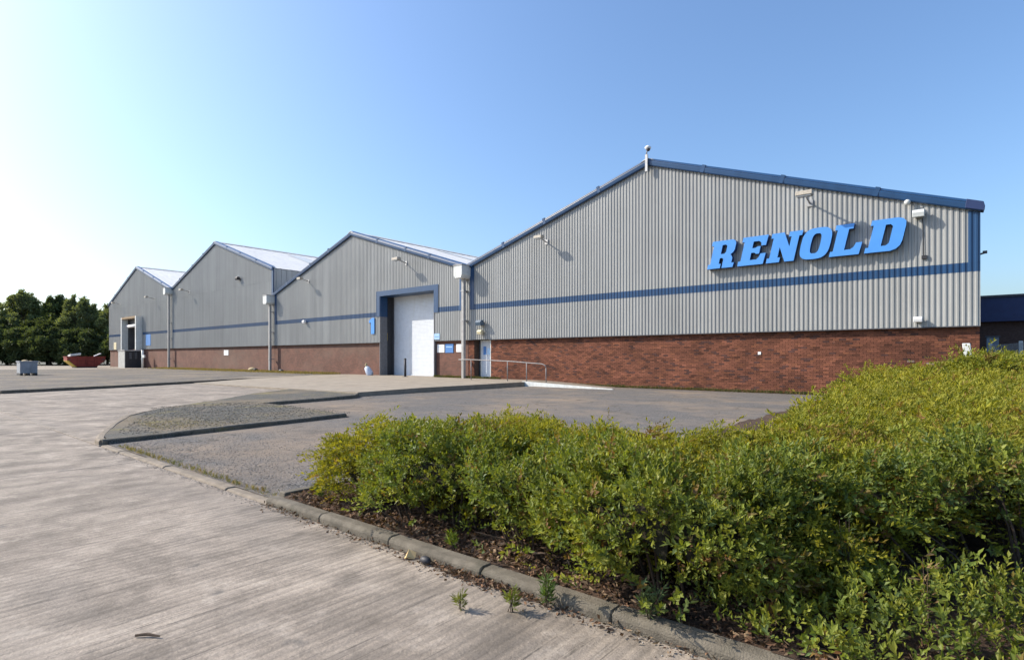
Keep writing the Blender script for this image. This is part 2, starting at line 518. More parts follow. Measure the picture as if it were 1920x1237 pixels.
# the branch that leads up to the roller door
bx = [-33.4, -28.4, -23.4, -18.4, -13.4, -8.4, -5.45]
for i in range(len(bx) - 1):
    for y0, y1 in ((0.012, 4.6), (4.62, 9.3)):
        if bx[i] > -14 and y0 > 4: continue
        MB().box(bx[i] + 0.008, bx[i + 1] - 0.008, y0, y1, -0.15, random.uniform(-0.003, 0.002)).build('concrete_slab', M['road'], road, bevel=0.006)
MB().add([(-96, -9.3, -0.09), (42, -9.3, -0.09), (42, 12, -0.09), (-96, 12, -0.09)], [(0, 1, 2, 3)]).build('joint_filler', M['soil'], road)

for x0, y0, y1, ny in ((-6.05, 0.13, 5.0, 8), (-12.3, 5.0, 22.1, 24)):
    tag(grid_sheet('car_park', x0, 60, y0, y1, 60, ny, lambda x, y: 0.004 + lot_z(x, y), M['lot']), kind='structure')

# raised concrete apron in front of the roller door, sloping up from the branch road
ap = MB()
ap.add([(-31.5, 9.31, 0.0), (-12.0, 9.31, 0.12), (-12.4, 12.5, 0.13), (-31.5, 14.0, 0.10), (-12.7, 19.4, 0.12), (-31.5, 19.4, 0.11), (-12.9, 22.9, 0.12), (-31.5, 22.9, 0.11)],
       [(0, 1, 2, 3), (3, 2, 4, 5), (5, 4, 6, 7)])
n0 = len(ap.v)
ap.add([(-12.0, 9.31, -0.14), (-12.4, 12.5, -0.14), (-12.7, 19.4, -0.14), (-12.9, 22.9, -0.14), (-12.0, 9.31, 0.12), (-12.4, 12.5, 0.13), (-12.7, 19.4, 0.12), (-12.9, 22.9, 0.12),
        (-31.5, 9.31, -0.14), (-31.5, 9.31, 0.0)],
       [(0, 1, 5, 4), (1, 2, 6, 5), (2, 3, 7, 6), (8, 0, 4, 9)])
tag(ap.build('apron', M['apron']), kind='structure')
ramp_o = MB().xprism([(20.05, -0.14), (21.99, -0.14), (21.99, 0.115), (20.05, 0.115)], -12.9, -12.86)
ramp_o.add([(-12.86, 20.05, -0.14), (-8.4, 20.05, -0.14), (-8.4, 21.99, -0.14), (-12.86, 21.99, -0.14), (-12.86, 20.05, 0.115), (-8.4, 20.05, -0.085), (-8.4, 21.99, -0.085), (-12.86, 21.99, 0.115)],
           [(4, 5, 6, 7), (0, 1, 5, 4), (1, 2, 6, 5)])
ramp_ob = tag(ramp_o.build('ramp', M['kerb_pale']), kind='structure')
MB().add([(-12.9, 19.93, -0.13), (-7.6, 19.93, -0.13), (-7.6, 20.045, -0.13), (-12.9, 20.045, -0.13), (-12.9, 19.93, 0.15), (-7.6, 19.93, -0.06), (-7.6, 20.045, -0.06), (-12.9, 20.045, 0.15)],
         [(0, 3, 2, 1), (4, 5, 6, 7), (0, 1, 5, 4), (1, 2, 6, 5), (2, 3, 7, 6), (3, 0, 4, 7)]).build('ramp_edge', M['hopper'], ramp_ob)

# island of old tarmac between the branch road and the car park
isl = [(-5.45, 0.13), (-6.02, 4.87), (-10.51, 5.21), (-11.3, 8.7), (-12.0, 9.28), (-15.2, 10.1), (-17.2, 9.9), (-15.28, 7.17), (-12.68, 4.63), (-11.07, 2.67), (-9.5, 1.53), (-7.9, 0.85), (-6.4, 0.3)]
tag(MB().prism(isl, -0.15, 0.07).build('island', M['island']), kind='structure')

# gravel verge in front of the far units
vg = [(-23.37, 1.23), (-24.95, 5.21), (-27.76, 10.7), (-31.45, 18.6), (-31.45, 22.02), (-69.0, 22.02), (-72.0, 10.0), (-74.0, 6.0), (-72.0, 1.0), (-40.0, -0.02)]
tag(MB().prism(vg, -0.15, 0.10).build('verge', M['verge']), kind='structure')
tag(MB().prism([(-69.1, 22.02), (-72.1, 10), (-74.1, 6), (-72.1, 0.02), (-128, 0.02), (-128, 40), (-91.5, 40), (-91.5, 22.02)], -0.15, 0.06).build('yard', M['apron']), kind='structure')

# kerbs: rows of stones
def stone_mesh():
    m = MB()
    m.xprism([(0, -0.12), (0.115, -0.12), (0.115, 0.10), (0.025, 0.10), (0.0, 0.078)], 0, 0.9)
    return m
_sm = stone_mesh()
_bm = bmesh.new()
for v in _sm.v: _bm.verts.new(v)
_bm.verts.ensure_lookup_table()
for f in _sm.f: _bm.faces.new([_bm.verts[i] for i in f])
bmesh.ops.bevel(_bm, geom=list(_bm.edges), offset=0.008, segments=1, affect='EDGES')
STONE = []
for mt in ('kerb', 'kerb_pale'):
    me = bpy.data.meshes.new('kerb_stone'); _bm.to_mesh(me); me.materials.append(M[mt]); STONE.append(me)
_bm.free()

def kerb_line(pts, height, mat=0, step=0.915):
    """kerb stones along a polyline, road face on the right-hand side; height above z=0"""
    root = empty('kerb', (pts[0][0], pts[0][1], 0), kind='structure')
    for (ax, ay), (bx_, by) in zip(pts[:-1], pts[1:]):
        L = math.hypot(bx_ - ax, by - ay); n = max(1, round(L / step)); a = math.atan2(by - ay, bx_ - ax)
        for k in range(n):
            o = bpy.data.objects.new('kerb_stone', STONE[mat]); COL.objects.link(o); o.parent = root
            t = k / n
            o.location = Vector((ax + (bx_ - ax) * t, ay + (by - ay) * t, height - 0.10 + random.uniform(-0.006, 0.006))) - root.location
            o.scale = (L / n / 0.9 * 0.996, 1, 1)
            o.rotation_euler = (random.uniform(-0.02, 0.02), random.uniform(-0.006, 0.006), a + random.uniform(-0.006, 0.006))
    return root
kerb_line([(-0.02, 0.0), (9.2, 0.0), (20, 0.0)], 0.066)                    # planting bed, road side
kerb_line([(-0.02, 3.6), (-0.02, 0.125)], 0.095)                                # planting bed, end
kerb_line([(-5.35, 0.0), (0.0, 0.0)], 0.014, 1)                           # dropped kerb
kerb_line([(-5.45, 0.06), (-6.02, 4.87)][::1], 0.09)                     # island, car park side
kerb_line([(-10.45, 5.15), (-11.25, 8.7), (-11.9, 9.3)], 0.09)
kerb_line([(-11.1, 2.6), (-9.5, 1.45), (-7.9, 0.78), (-6.4, 0.22), (-5.75, 0.03), (-5.5, 0.02)], 0.078, 1)
kerb_line([(-31.4, 18.6), (-27.72, 10.7), (-24.9, 5.21), (-23.32, 1.2), (-24.6, -0.0)], 0.12)

# planting bed soil, gently mounded
def soil_z(x, y):
    return 0.036 + 0.07 * np.clip(y / 1.5, 0, 1) + 0.02 * np.sin(x * 7.3 + y * 3.1) + 0.015 * np.sin(y * 11 - x * 4)
bed = grid_sheet('planting_bed', 0.12, 16, 0.10, 3.2, 160, 40, soil_z, M['soil'])
tag(bed, kind='structure')
bed2 = grid_sheet('planting_bed', 1.6, 16, 3.2, 21.3, 60, 60, soil_z, M['soil'])
tag(bed2, kind='structure')

# ------------------------------------------------------------------ the four gabled units
W = 24.1
EX = [5.29 - W * k for k in range(5)]
UNIT = [dict(zl=6.98, zr=6.52, za=10.72), dict(zl=6.98, zr=6.98, za=10.78), dict(zl=9.35, zr=9.37, za=13.25), dict(zl=9.0, zr=9.37, za=13.2)]
LBL = ["largest grey gabled warehouse unit, nearest, carrying the big blue lettering",
       "grey gabled warehouse unit with the tall white roller door",
       "taller grey gabled warehouse unit without any door, third along the row",
       "farthest grey gabled warehouse unit, with the raised loading door, next to the trees"]
STRIPE = (4.29, 4.61)
ZB = 2.46                                          # bottom edge of cladding
DEPTH = 60
RD = (-27.42, -21.78, 5.73)                        # roller door opening
PD = (-18.32, -16.97, 2.43)                        # personnel door opening
LD = (-82.6, -77.2, 2.35, 6.45)                    # loading door opening
# one corrugation: crest, web, valley, web (dx, dy)
PITCH = 0.1667
PROF = [(0.0, 0.0), (0.055, 0.0), (0.078, 0.025), (0.142, 0.025)]

def corr_cols(x0, x1):
    xs = set()
    k0 = math.floor(x0 / PITCH) - 1; k1 = math.ceil(x1 / PITCH) + 1
    cols = []
    for k in range(k0, k1 + 1):
        for dx, dy in PROF:
            x = k * PITCH + dx
            if x0 < x < x1: cols.append((x, dy))
    def yat(x):
        u = x - math.floor(x / PITCH) * PITCH
        pr = PROF + [(PITCH, 0.0)]
        for (a, ya), (b, yb) in zip(pr[:-1], pr[1:]):
            if a <= u <= b: return ya + (yb - ya) * (u - a) / max(b - a, 1e-6)
        return 0.0
    return [(x0, yat(x0))] + cols + [(x1, yat(x1))]

def corr_strip(x0, x1, zlo, zhi, off=0.0):
    """corrugated sheet between zlo(x) and zhi(x)"""
    m = MB()
    c = corr_cols(x0, x1)
    v = []
    for x, dy in c:
        v.append((x, YF + dy - off, zlo(x))); v.append((x, YF + dy - off, zhi(x)))
    f = [(2 * i, 2 * i + 2, 2 * i + 3, 2 * i + 1) for i in range(len(c) - 1)]
    return m.add(v, f)

units = []
for k in range(4):
    u = UNIT[k]; xr, xl = EX[k], EX[k + 1]; xm = (xl + xr) / 2
    def zt(x, u=u, xl=xl, xr=xr, xm=xm):
        return u['zl'] + (u['za'] - u['zl']) * (x - xl) / (xm - xl) if x < xm else u['za'] + (u['zr'] - u['za']) * (x - xm) / (xr - xm)
    root = empty('warehouse_unit', (xm, YF, 0), LBL[k], 'warehouse', 'gabled warehouse units in a row')
    units.append(root)
    # inner leaf behind the sheets, with the sides, so that the block is closed
    openings = []
    if k == 0: openings = [(PD[0], PD[1], -0.2, PD[2])]
    if k == 1: openings = [(RD[0], RD[1], -0.2, RD[2])]
    if k == 3: openings = [(LD[0], LD[1], LD[2], LD[3])]
    core = MB()
    ybk = YF + 0.10
    def wall_poly(xa, xb, za, zb=None):
        pts = [(xa, za), (xb, za)]
        top = [(xb, (zt(xb) - 0.04) if zb is None else zb)]
        if zb is None and xa < xm < xb: top.append((xm, zt(xm) - 0.04))
        top.append((xa, (zt(xa) - 0.04) if zb is None else zb))
        pts += top
        core.add([(x, ybk, z) for x, z in pts], [tuple(range(len(pts)))])
    xi0, xi1 = xl + 0.02, xr - 0.02
    if openings:
        a, b, z0, z1 = openings[0]
        wall_poly(xi0, a, ZB); wall_poly(b, xi1, ZB); wall_poly(a, b, max(z1, ZB))
        if z0 > ZB: wall_poly(a, b, ZB, z0)
    else:
        wall_poly(xi0, xi1, ZB)
    core.build('gable_wall', M['clad'], root)
    cl = core and bpy.data.objects[root.children[-1].name] if root.children else None
    gw = [c for c in bpy.data.objects if c.parent == root and c.name.startswith('gable_wall')][0]
    # cladding sheets, about a metre wide each
    n = 24; w = (xr - xl) / n
    for i in range(n):
        a, b = xl + i * w, xl + (i + 1) * w
        segs = [(a, b, lambda x: ZB, zt)]
        if openings:
            oa, ob_, oz0, oz1 = openings[0]
            segs = []
            if a < oa: segs.append((a, min(b, oa), lambda x: ZB, zt))
            if b > ob_: segs.append((max(a, ob_), b, lambda x: ZB, zt))
            lo, hi = max(a, oa), min(b, ob_)
            if lo < hi:
                if oz1 > ZB: segs.append((lo, hi, lambda x, z=oz1: z, zt))
                else: segs.append((lo, hi, lambda x: ZB, zt))
                if oz0 > ZB + 0.05: segs.append((lo, hi, lambda x: ZB, lambda x, z=oz0: z))
        for (sa, sb, lo, hi) in segs:
            if sb - sa > 0.01:
                top = lambda x, hi=hi: hi(x) - 0.02
                zs = 8.35 if k >= 2 else 99
                if min(top(sa), top(sb)) > zs + 0.1 and lo(sa) < zs - 0.3:
                    corr_strip(sa, sb, lo, lambda x: zs, 0.0015 * (i % 2)).build('cladding_sheet', M['clad'], gw)
                    corr_strip(sa, sb, lambda x: zs - 0.12, top, 0.014 + 0.0015 * (i % 2)).build('cladding_sheet', M['clad'], gw)
                else:
                    corr_strip(sa, sb, lo, top, 0.0015 * (i % 2)).build('cladding_sheet', M['clad'], gw)
    # drip flashing under the sheets
    fl = [(xl, xr)]
    if openings and openings[0][2] < ZB:
        fl = [(xl, openings[0][0]), (openings[0][1], xr)]
    for a, b in fl:
        MB().xprism([(YF - 0.02, ZB - 0.035), (YF + 0.17, ZB - 0.03), (YF + 0.17, ZB), (YF - 0.02, ZB - 0.004)], a, b).build('drip_flashing', M['darkgrey'], root)
    # blue stripe, following the corrugations
    st = [(xl + (0.0 if k == 3 else 0.35), xr - (0.0 if k == 0 else 0.35))]
    if k == 1: st = [(xl + 0.35, RD[0] - 0.42), (RD[1] + 0.42, xr - 0.35)]
    if k == 3: st = [(xl, LD[0] - 0.35), (LD[1] + 0.35, xr - 0.35)]
    for a, b in st:
        corr_strip(a, b, lambda x: STRIPE[0], lambda x: STRIPE[1], 0.006).build('stripe', M['bluetrim'], root)
    # corner trims
    def trim(a, b, z0, z1, d=0.03):
        MB().box(a, b, YF - d, YF + 0.05, z0, z1).build('corner_trim', M['bluetrim'], root, bevel=0.008)
    if k == 0:
        corr_strip(xr - 0.32, xr, lambda x: STRIPE[1], lambda x: zt(x) - 0.25, 0.008).build('corner_trim', M['bluetrim'], root)
        trim(xl + 0.30, xl + 0.62, STRIPE[0], zt(xl + 0.4) - 0.2)
    if k == 1:
        trim(xl + 0.30, xl + 0.62, STRIPE[0], zt(xl + 0.4) - 0.2); trim(xr - 0.62, xr - 0.32, STRIPE[0], zt(xr - 0.4) - 0.2)
    if k == 2:
        trim(xr - 0.25, xr + 0.004, 7.0, zt(xr - 0.2) - 0.2)
    # side walls
    sd_ = MB()
    for xs in ((xr - 0.03,) if k != 3 else (xl + 0.03, xr - 0.03)):
        zz = zt(xs) - 0.05
        sd_.add([(xs, YF + 0.16, -0.14), (xs, YF + DEPTH, -0.14), (xs, YF + DEPTH, zz), (xs, YF + 0.10, zz), (xs, YF + 0.10, ZB), (xs, YF + 0.16, ZB)], [(0, 1, 2, 3, 4, 5)])
    sd_.add([(xl, YF + DEPTH, -0.14), (xr, YF + DEPTH, -0.14), (xr, YF + DEPTH, u['zr']), (xm, YF + DEPTH, u['za']), (xl, YF + DEPTH, u['zl'])], [(0, 1, 2, 3, 4)])
    if k == 2:      # ribs on the side wall that shows above the lower roof
        for q in range(60):
            y = YF + 0.3 + q * 0.5
            sd_.box(xr - 0.03, xr + 0.01, y, y + 0.12, 7.0, zt(xr) - 0.08)
    sd_.build('side_wall', M['clad'], root)
    # roof: two slopes of ribbed sheets
    for side in (0, 1):
        xa, xb = (xm, xr) if side else (xm, xl)
        za, zb = u['za'], (u['zr'] if side else u['zl'])
        rf = MB(); ny = 120
        y0, y1 = YF - 0.16, YF + DEPTH
        step = (y1 - y0) / (ny // 2)
        cols = []
        for q in range(ny // 2):
            y = y0 + q * step
            cols += [(y, 0.0), (y + step * 0.72, 0.0), (y + step * 0.78, 0.012), (y + step * 0.94, 0.012)]
        cols.append((y1, 0.0))
        v = []
        for y, dz in cols:
            v += [(xa, y, za + dz), (xb, y, zb + dz)]
        rf.add(v, [(2 * q, 2 * q + 1, 2 * q + 3, 2 * q + 2) if side else (2 * q, 2 * q + 2, 2 * q + 3, 2 * q + 1) for q in range(len(cols) - 1)])
        ro = rf.build('roof', M['roof'], root)
        if side:
            # translucent rooflight strips, slightly proud of the sheets
            for y in (YF + 7.0, YF + 19, YF + 31, YF + 43):
                t0, t1 = 0.12, 0.9
                g = MB()
                p = [(xa + (xb - xa) * t, za + (zb - za) * t + 0.03) for t in (t0, t1)]
                g.add([(p[0][0], y, p[0][1]), (p[1][0], y, p[1][1]), (p[1][0], y + 1.9, p[1][1]), (p[0][0], y + 1.9, p[0][1])], [(0, 1, 2, 3)])
                g.build('rooflight', M['hopper'], ro)
    MB().yprism([(xm - 0.35, u['za'] - 0.06), (xm, u['za'] + 0.10), (xm + 0.35, u['za'] - 0.06), (xm, u['za'] + 0.06)], YF - 0.15, YF + DEPTH).build('ridge_cap', M['roof'], root)
    # barge boards: bent flashing, face + sloping top
    for side in (0, 1):
        xa, xb = (xm, xr) if side else (xm, xl)
        za, zb = u['za'], (u['zr'] if side else u['zl'])
        d = Vector((xb - xa, 0, zb - za)).normalized()
        up = Vector((-d.z, 0, d.x)) if d.x > 0 else Vector((d.z, 0, -d.x))
        prof = [(-0.02, -0.24), (-0.10, -0.25), (-0.13, -0.21), (-0.15, -0.06), (-0.13, 0.04), (-0.06, 0.10), (0.02, 0.12), (0.22, 0.12), (0.22, 0.09), (-0.02, 0.08)]
        v = []
        ends = [(Vector((xa, 0, za)), 0.0), (Vector((xb, 0, zb)), 0.0)]
        for P_, e in ends:
            for dy, dz in prof:
                v.append(tuple(P_ + Vector((0, YF + dy, 0)) + Vector((0, 0, dz))))
        npf = len(prof)
        bb = MB().add(v, [tuple(range(npf)), tuple(range(2 * npf - 1, npf - 1, -1))] + [(i, npf + i, npf + (i + 1) % npf, (i + 1) % npf) for i in range(npf)])
        ob = bb.build('barge_board', M['bluetrim'], root)
        # lap joints along the board
        L = math.hypot(xb - xa, zb - za)
        for q in range(1, 4):
            t = q / 4 + random.uniform(-0.03, 0.03)
            c = Vector((xa + (xb - xa) * t, YF - 0.06, za + (zb - za) * t - 0.06))
            MB().obox(c + Vector((0, -0.048, 0)), d, 0.08, (0, 1, 0), 0.046, up, 0.165).build('lap_joint', M['bluetrim'], ob)

# gutter end at the right corner of the nearest unit
MB().yprism([(EX[0] - 0.40, 6.44), (EX[0] + 0.08, 6.28), (EX[0] + 0.12, 6.42), (EX[0] + 0.08, 6.58), (EX[0] - 0.36, 6.74)], YF - 0.17, YF + 0.3).build('gutter_end', M['navyclad'], units[0], bevel=0.01)

# hoppers and downpipes in the valleys
for k, (x, zt_, par) in enumerate(((EX[1], 6.95, 0), (EX[2], 6.86, 1), (EX[3], 9.45, 2))):
    hp = MB()
    hw = 0.35
    hp.yprism([(x - hw, zt_ - 0.60), (x - hw + 0.10, zt_ - 0.78), (x + hw - 0.10, zt_ - 0.78), (x + hw, zt_ - 0.60), (x + hw, zt_), (x - hw, zt_)], YF - 0.78, YF - 0.003)
    h = hp.build('rain_hopper', M['hopper'], units[par], bevel=0.01)
    MB().box(x - hw - 0.03, x + hw + 0.03, YF - 0.81, YF - 0.004, zt_ - 0.02, zt_ + 0.035).build('hopper_rim', M['pipe'], h)
    MB().box(x - 0.10, x + 0.10, YF - 0.38, YF - 0.18, -0.1, zt_ - 0.775).build('downpipe', M['pipe'], units[par], bevel=0.012)
    for z in (1.2, 3.6, 5.4):
        MB().box(x - 0.125, x + 0.125, YF - 0.40, YF + 0.02, z, z + 0.06).build('pipe_bracket', M['galv'], units[par])

# ------------------------------------------------------------------ brickwork
def brick_tone(n, r=rng):
    base = np.array([0.182, 0.069, 0.041])
    v = r.normal(1.0, 0.20, (n, 1)).clip(0.5, 1.5)
    t = base * v
    hot = r.random(n) < 0.10; t[hot] = np.array([0.235, 0.09, 0.048]) * r.uniform(0.8, 1.1, (hot.sum(), 1))
    dk = r.random(n) < 0.11; t[dk] = np.array([0.095, 0.045, 0.037]) * r.uniform(0.8, 1.2, (dk.sum(), 1))
    return t

YB = YF + 0.165
bwall = MB()
for a, b in ((EX[1] + 0.01, PD[0]), (PD[1], EX[0] - 0.015)):
    bwall.add([(a, YB + 0.012, -0.16), (b, YB + 0.012, -0.16), (b, YB + 0.012, ZB), (a, YB + 0.012, ZB)], [(0, 1, 2, 3)])
bwall.add([(EX[0] - 0.015, YB + 0.012, -0.16), (EX[0] - 0.015, YB + 0.5, -0.16), (EX[0] - 0.015, YB + 0.5, ZB), (EX[0] - 0.015, YB + 0.012, ZB)], [(0, 1, 2, 3)])
for xs in (PD[0], PD[1]):
    bwall.add([(xs, YB + 0.012, -0.16), (xs, YB + 0.42, -0.16), (xs, YB + 0.42, ZB), (xs, YB + 0.012, ZB)], [(0, 1, 2, 3)])
bw = bwall.build('brick_wall', M['mortar'], units[0])

# all bricks of the nearest wall: English garden wall look, every fourth course headers
BR = []
row = 0
z = -0.14
while z < ZB - 0.04:
    hdr = False
    L = 0.1125 if hdr else 0.225
    off = (0.056 if hdr else (0.1125 if row % 2 else 0.0))
    x = EX[1] + 0.02 - off
    while x < EX[0] - 0.02:
        a, b = max(x, EX[1] + 0.02), min(x + L - 0.010, EX[0] - 0.018)
        if b - a > 0.03 and not (b > PD[0] and a < PD[1]):
            BR.append((a, b, z, z + 0.065))
        elif b > PD[0] and a < PD[1]:
            if a < PD[0] - 0.03: BR.append((a, PD[0], z, z + 0.065))
            if b > PD[1] + 0.03: BR.append((PD[1], b, z, z + 0.065))
        x += L
    z += 0.075; row += 1
BR = np.array(BR)
full = np.isclose(BR[:, 1] - BR[:, 0], 0.215, atol=0.002)
# bricks that show largest: near the right-hand corner, above the shrubs
score = -np.abs(BR[:, 0] - EX[0]) - 100 * (~full) - 50 * (BR[:, 2] < 1.25)
order = np.argsort(-score)
single = order[:300]
rest = order[300:]
TB = 60
bm_list = []
tones = brick_tone(TB)
for i in range(TB):
    m = MB().box(0, 0.215, 0, 0.05, 0, 0.065)
    me = bpy.data.meshes.new('brick')
    me.from_pydata(m.v, [], [f for j, f in enumerate(m.f) if j != 4])
    bmx = bmesh.new(); bmx.from_mesh(me)
    for vv in bmx.verts:
        vv.co.x += random.uniform(-0.002, 0.002); vv.co.z += random.uniform(-0.002, 0.002)
    bmx.to_mesh(me); bmx.free()
    at = me.color_attributes.new('tone', 'FLOAT_COLOR', 'POINT')
    for d_ in at.data: d_.color = (*tones[i], 1)
    me.materials.append(M['brick'])
    bm_list.append(me)
bo = wloc(bw)
for i in single:
    o = bpy.data.objects.new('brick', bm_list[random.randrange(TB)])
    COL.objects.link(o); o.parent = bw
    o.location = (BR[i, 0] - bo.x, YB - random.uniform(0, 0.005) - bo.y, BR[i, 2] - bo.z)
R_ = BR[rest]; n = len(R_)
yj = YB - rng.uniform(0, 0.005, n)
x0, x1, z0, z1 = R_.T
V = np.empty((n, 8, 3))
for j, (xx, yy, zz) in enumerate(((x0, yj, z0), (x1, yj, z0), (x1, yj, z1), (x0, yj, z1), (x0, yj + 0.05, z0), (x1, yj + 0.05, z0), (x1, yj + 0.05, z1), (x0, yj + 0.05, z1))):
    V[:, j, 0] = xx; V[:, j, 1] = yy; V[:, j, 2] = zz
fq = np.array([(0, 1, 2, 3), (3, 2, 6, 7), (1, 5, 6, 2), (4, 0, 3, 7), (4, 5, 1, 0)])
F = (np.arange(n)[:, None, None] * 8 + fq[None]).reshape(-1, 4)
tn = brick_tone(n)
pale = (R_[:, 0] > 3.2) & (R_[:, 0] < 4.2) & (rng.random(n) < 0.3)
tn[pale] = np.array([0.30, 0.22, 0.18])
big_mesh('bricks', V.reshape(-1, 3), F, M['brick'], bw, np.repeat(tn, 8, 0), 'stuff')

# far units: plain brick plinths
for k in (1, 2, 3):
    xl, xr = EX[k + 1], EX[k]
    segs = [(xl, xr)] if k != 1 else [(xl, RD[0]), (RD[1], xr)]
    m = MB()
    for a, b in segs:
        m.box(a + 0.01, b - 0.01, YB, YB + 0.3, -0.14, ZB)
    m.build('brick_wall', M['farbrick'], units[k])

# ------------------------------------------------------------------ doors
u1 = units[1]
DY = YF + 1.15                                     # plane of the roller shutter
MB().box(RD[0] - 0.05, RD[0], YF - 0.02, DY + 0.2, -0.1, STRIPE[0]).build('door_jamb', M['jamb'], u1)
MB().box(RD[1], RD[1] + 0.05, YF - 0.02, DY + 0.2, -0.1, STRIPE[0]).build('door_jamb', M['jamb'], u1)
m = MB()
m.box(RD[0] - 0.05, RD[0], YF - 0.02, DY + 0.2, STRIPE[0], RD[2] + 0.05)
m.box(RD[1], RD[1] + 0.05, YF - 0.02, DY + 0.2, STRIPE[0], RD[2] + 0.05)
m.box(RD[0], RD[1], YF - 0.02, DY + 0.2, RD[2], RD[2] + 0.05)
m.build('door_lining', M['bluetrim'], u1)
m = MB()
m.box(RD[0] - 0.42, RD[0] - 0.052, YF - 0.035, YF + 0.03, STRIPE[0], RD[2] + 0.36)
m.box(RD[1] + 0.052, RD[1] + 0.42, YF - 0.035, YF + 0.03, STRIPE[0], RD[2] + 0.36)
m.box(RD[0] - 0.052, RD[1] + 0.052, YF - 0.035, YF + 0.03, RD[2] + 0.01, RD[2] + 0.36)
m.build('door_surround', M['bluetrim'], u1)
rs = MB()
zz = 0.10; v = []; f = []
sl = 0.095
k = 0
while zz < RD[2] + 0.05:
    for q, (dz, dy) in enumerate(((0.0, 0.02), (0.014, 0.0), (0.078, 0.0), (0.093, 0.02))):
        v += [(RD[0] + 0.02, DY + dy, zz + dz), (RD[1] - 0.02, DY + dy, zz + dz)]
    zz += sl
rs.add(v, [(2 * i, 2 * i + 1, 2 * i + 3, 2 * i + 2) for i in range(len(v) // 2 - 1)])
rdoor = rs.build('roller_shutter', M['shutter'], u1)
MB().box(RD[0] + 0.02, RD[1] - 0.02, DY - 0.03, DY + 0.03, 0.06, 0.16).build('bottom_bar', M['shutter'], rdoor)
MB().box(RD[0] + 0.001, RD[0] + 0.03, DY - 0.52, DY - 0.075, 0.08, RD[2]).build('dark_reveal_strip', M['dark'], u1)  # dark strip added to darken the back half of the left reveal
for xg in (RD[0], RD[1] - 0.14):
    MB().box(xg, xg + 0.14, DY - 0.07, DY - 0.035, 0.08, RD[2]).build('guide_rail', M['darkgrey'], u1)
MB().box(RD[0] + 0.002, RD[0] + 0.02, YF + 0.62, YF + 0.95, 2.6, 3.15).build('control_box', M['yellow'], u1)

u0 = units[0]
py = YB + 0.36
MB().box(PD[0], PD[1], py + 0.06, py + 0.12, -0.1, ZB).build('door_backing', M['darkgrey'], u0)
fr = MB().box(PD[0] + 0.22, PD[0] + 0.29, py - 0.03, py + 0.06, 0.12, PD[2])
fr.box(PD[1] - 0.07, PD[1] - 0.001, py - 0.33, py + 0.06, 0.12, PD[2]).box(PD[0] + 0.29, PD[1] - 0.07, py - 0.03, py + 0.06, PD[2] - 0.06, PD[2])
fr.build('door_frame', M['hopper'], u0)
pdoor = MB().box(PD[0] + 0.295, PD[1] - 0.075, py, py + 0.05, 0.15, PD[2] - 0.065).build('personnel_door', plain("pale_grey_door_paint", (0.56, 0.60, 0.66), 0.45, 0.1, 5, bumps=0), u0)
MB().box(PD[1] - 0.24, PD[1] - 0.12, py - 0.06, py - 0.003, 1.12, 1.16).box(PD[1] - 0.15, PD[1] - 0.12, py - 0.03, py - 0.003, 1.05, 1.25).build('handle', M['galv'], pdoor)
MB().box(PD[0], PD[1], YB, py + 0.1, 0.06, 0.125).build('threshold', M['kerb_pale'], u0)
n1 = tag(MB().box(PD[0] + 0.42, PD[0] + 0.66, py - 0.012, py - 0.002, 1.55, 2.05).build('door_notice', M['bluesign']), "dark blue notice on the pale personnel door", 'sign')
n2 = tag(MB().box(PD[0] + 0.74, PD[0] + 0.98, py - 0.012, py - 0.002, 1.55, 1.95).build('door_notice', M['palebluesign']), "pale blue notice beside the dark one on the personnel door", 'sign')

# loading door of the far unit: projecting surround, dark inside, half-raised shutter
u3 = units[3]
m = MB()
PRJ = 0.75
MB().box(LD[0] - 0.30, LD[0], YF - PRJ, YF - 0.004, LD[2], LD[3] + 0.25).build('surround_side', M['hopper'], u3)
MB().box(LD[1], LD[1] + 0.30, YF - PRJ, YF - 0.004, LD[2], LD[3] + 0.25).build('surround_side', M['hopper'], u3)
MB().box(LD[0], LD[1], YF - PRJ, YF - 0.004, LD[3], LD[3] + 0.25).build('surround_head', M['timber'], u3)
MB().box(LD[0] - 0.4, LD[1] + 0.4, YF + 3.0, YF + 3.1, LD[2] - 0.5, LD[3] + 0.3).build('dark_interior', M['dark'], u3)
m = MB()
m.box(LD[0] - 0.05, LD[0], YF + 0.0, YF + 3.0, LD[2] - 0.1, LD[3] + 0.1).box(LD[1], LD[1] + 0.05, YF + 0.0, YF + 3.0, LD[2] - 0.1, LD[3] + 0.1)
m.box(LD[0], LD[1], YF + 0.0, YF + 3.0, LD[2] - 0.1, LD[2] - 0.005)
m.build('door_lining', M['darkgrey'], u3)
m = MB().tube([(LD[0] + 0.05, YF - 0.1, LD[3] - 0.9), (LD[1] - 0.05, YF - 0.1, LD[3] - 0.9)], 0.22, 10)
m.build('shutter_roll', M['white'], u3, smooth=True)
MB().box(LD[0] + 0.05, LD[1] - 0.05, YF + 0.15, YF + 0.2, LD[3] - 0.75, LD[3]).build('shutter_housing', M['darkgrey'], u3)
MB().box(LD[1] - 1.6, LD[1] - 0.1, YF + 1.2, YF + 1.3, LD[2], LD[3] - 1.2).build('inner_curtain', M['navy'], u3)

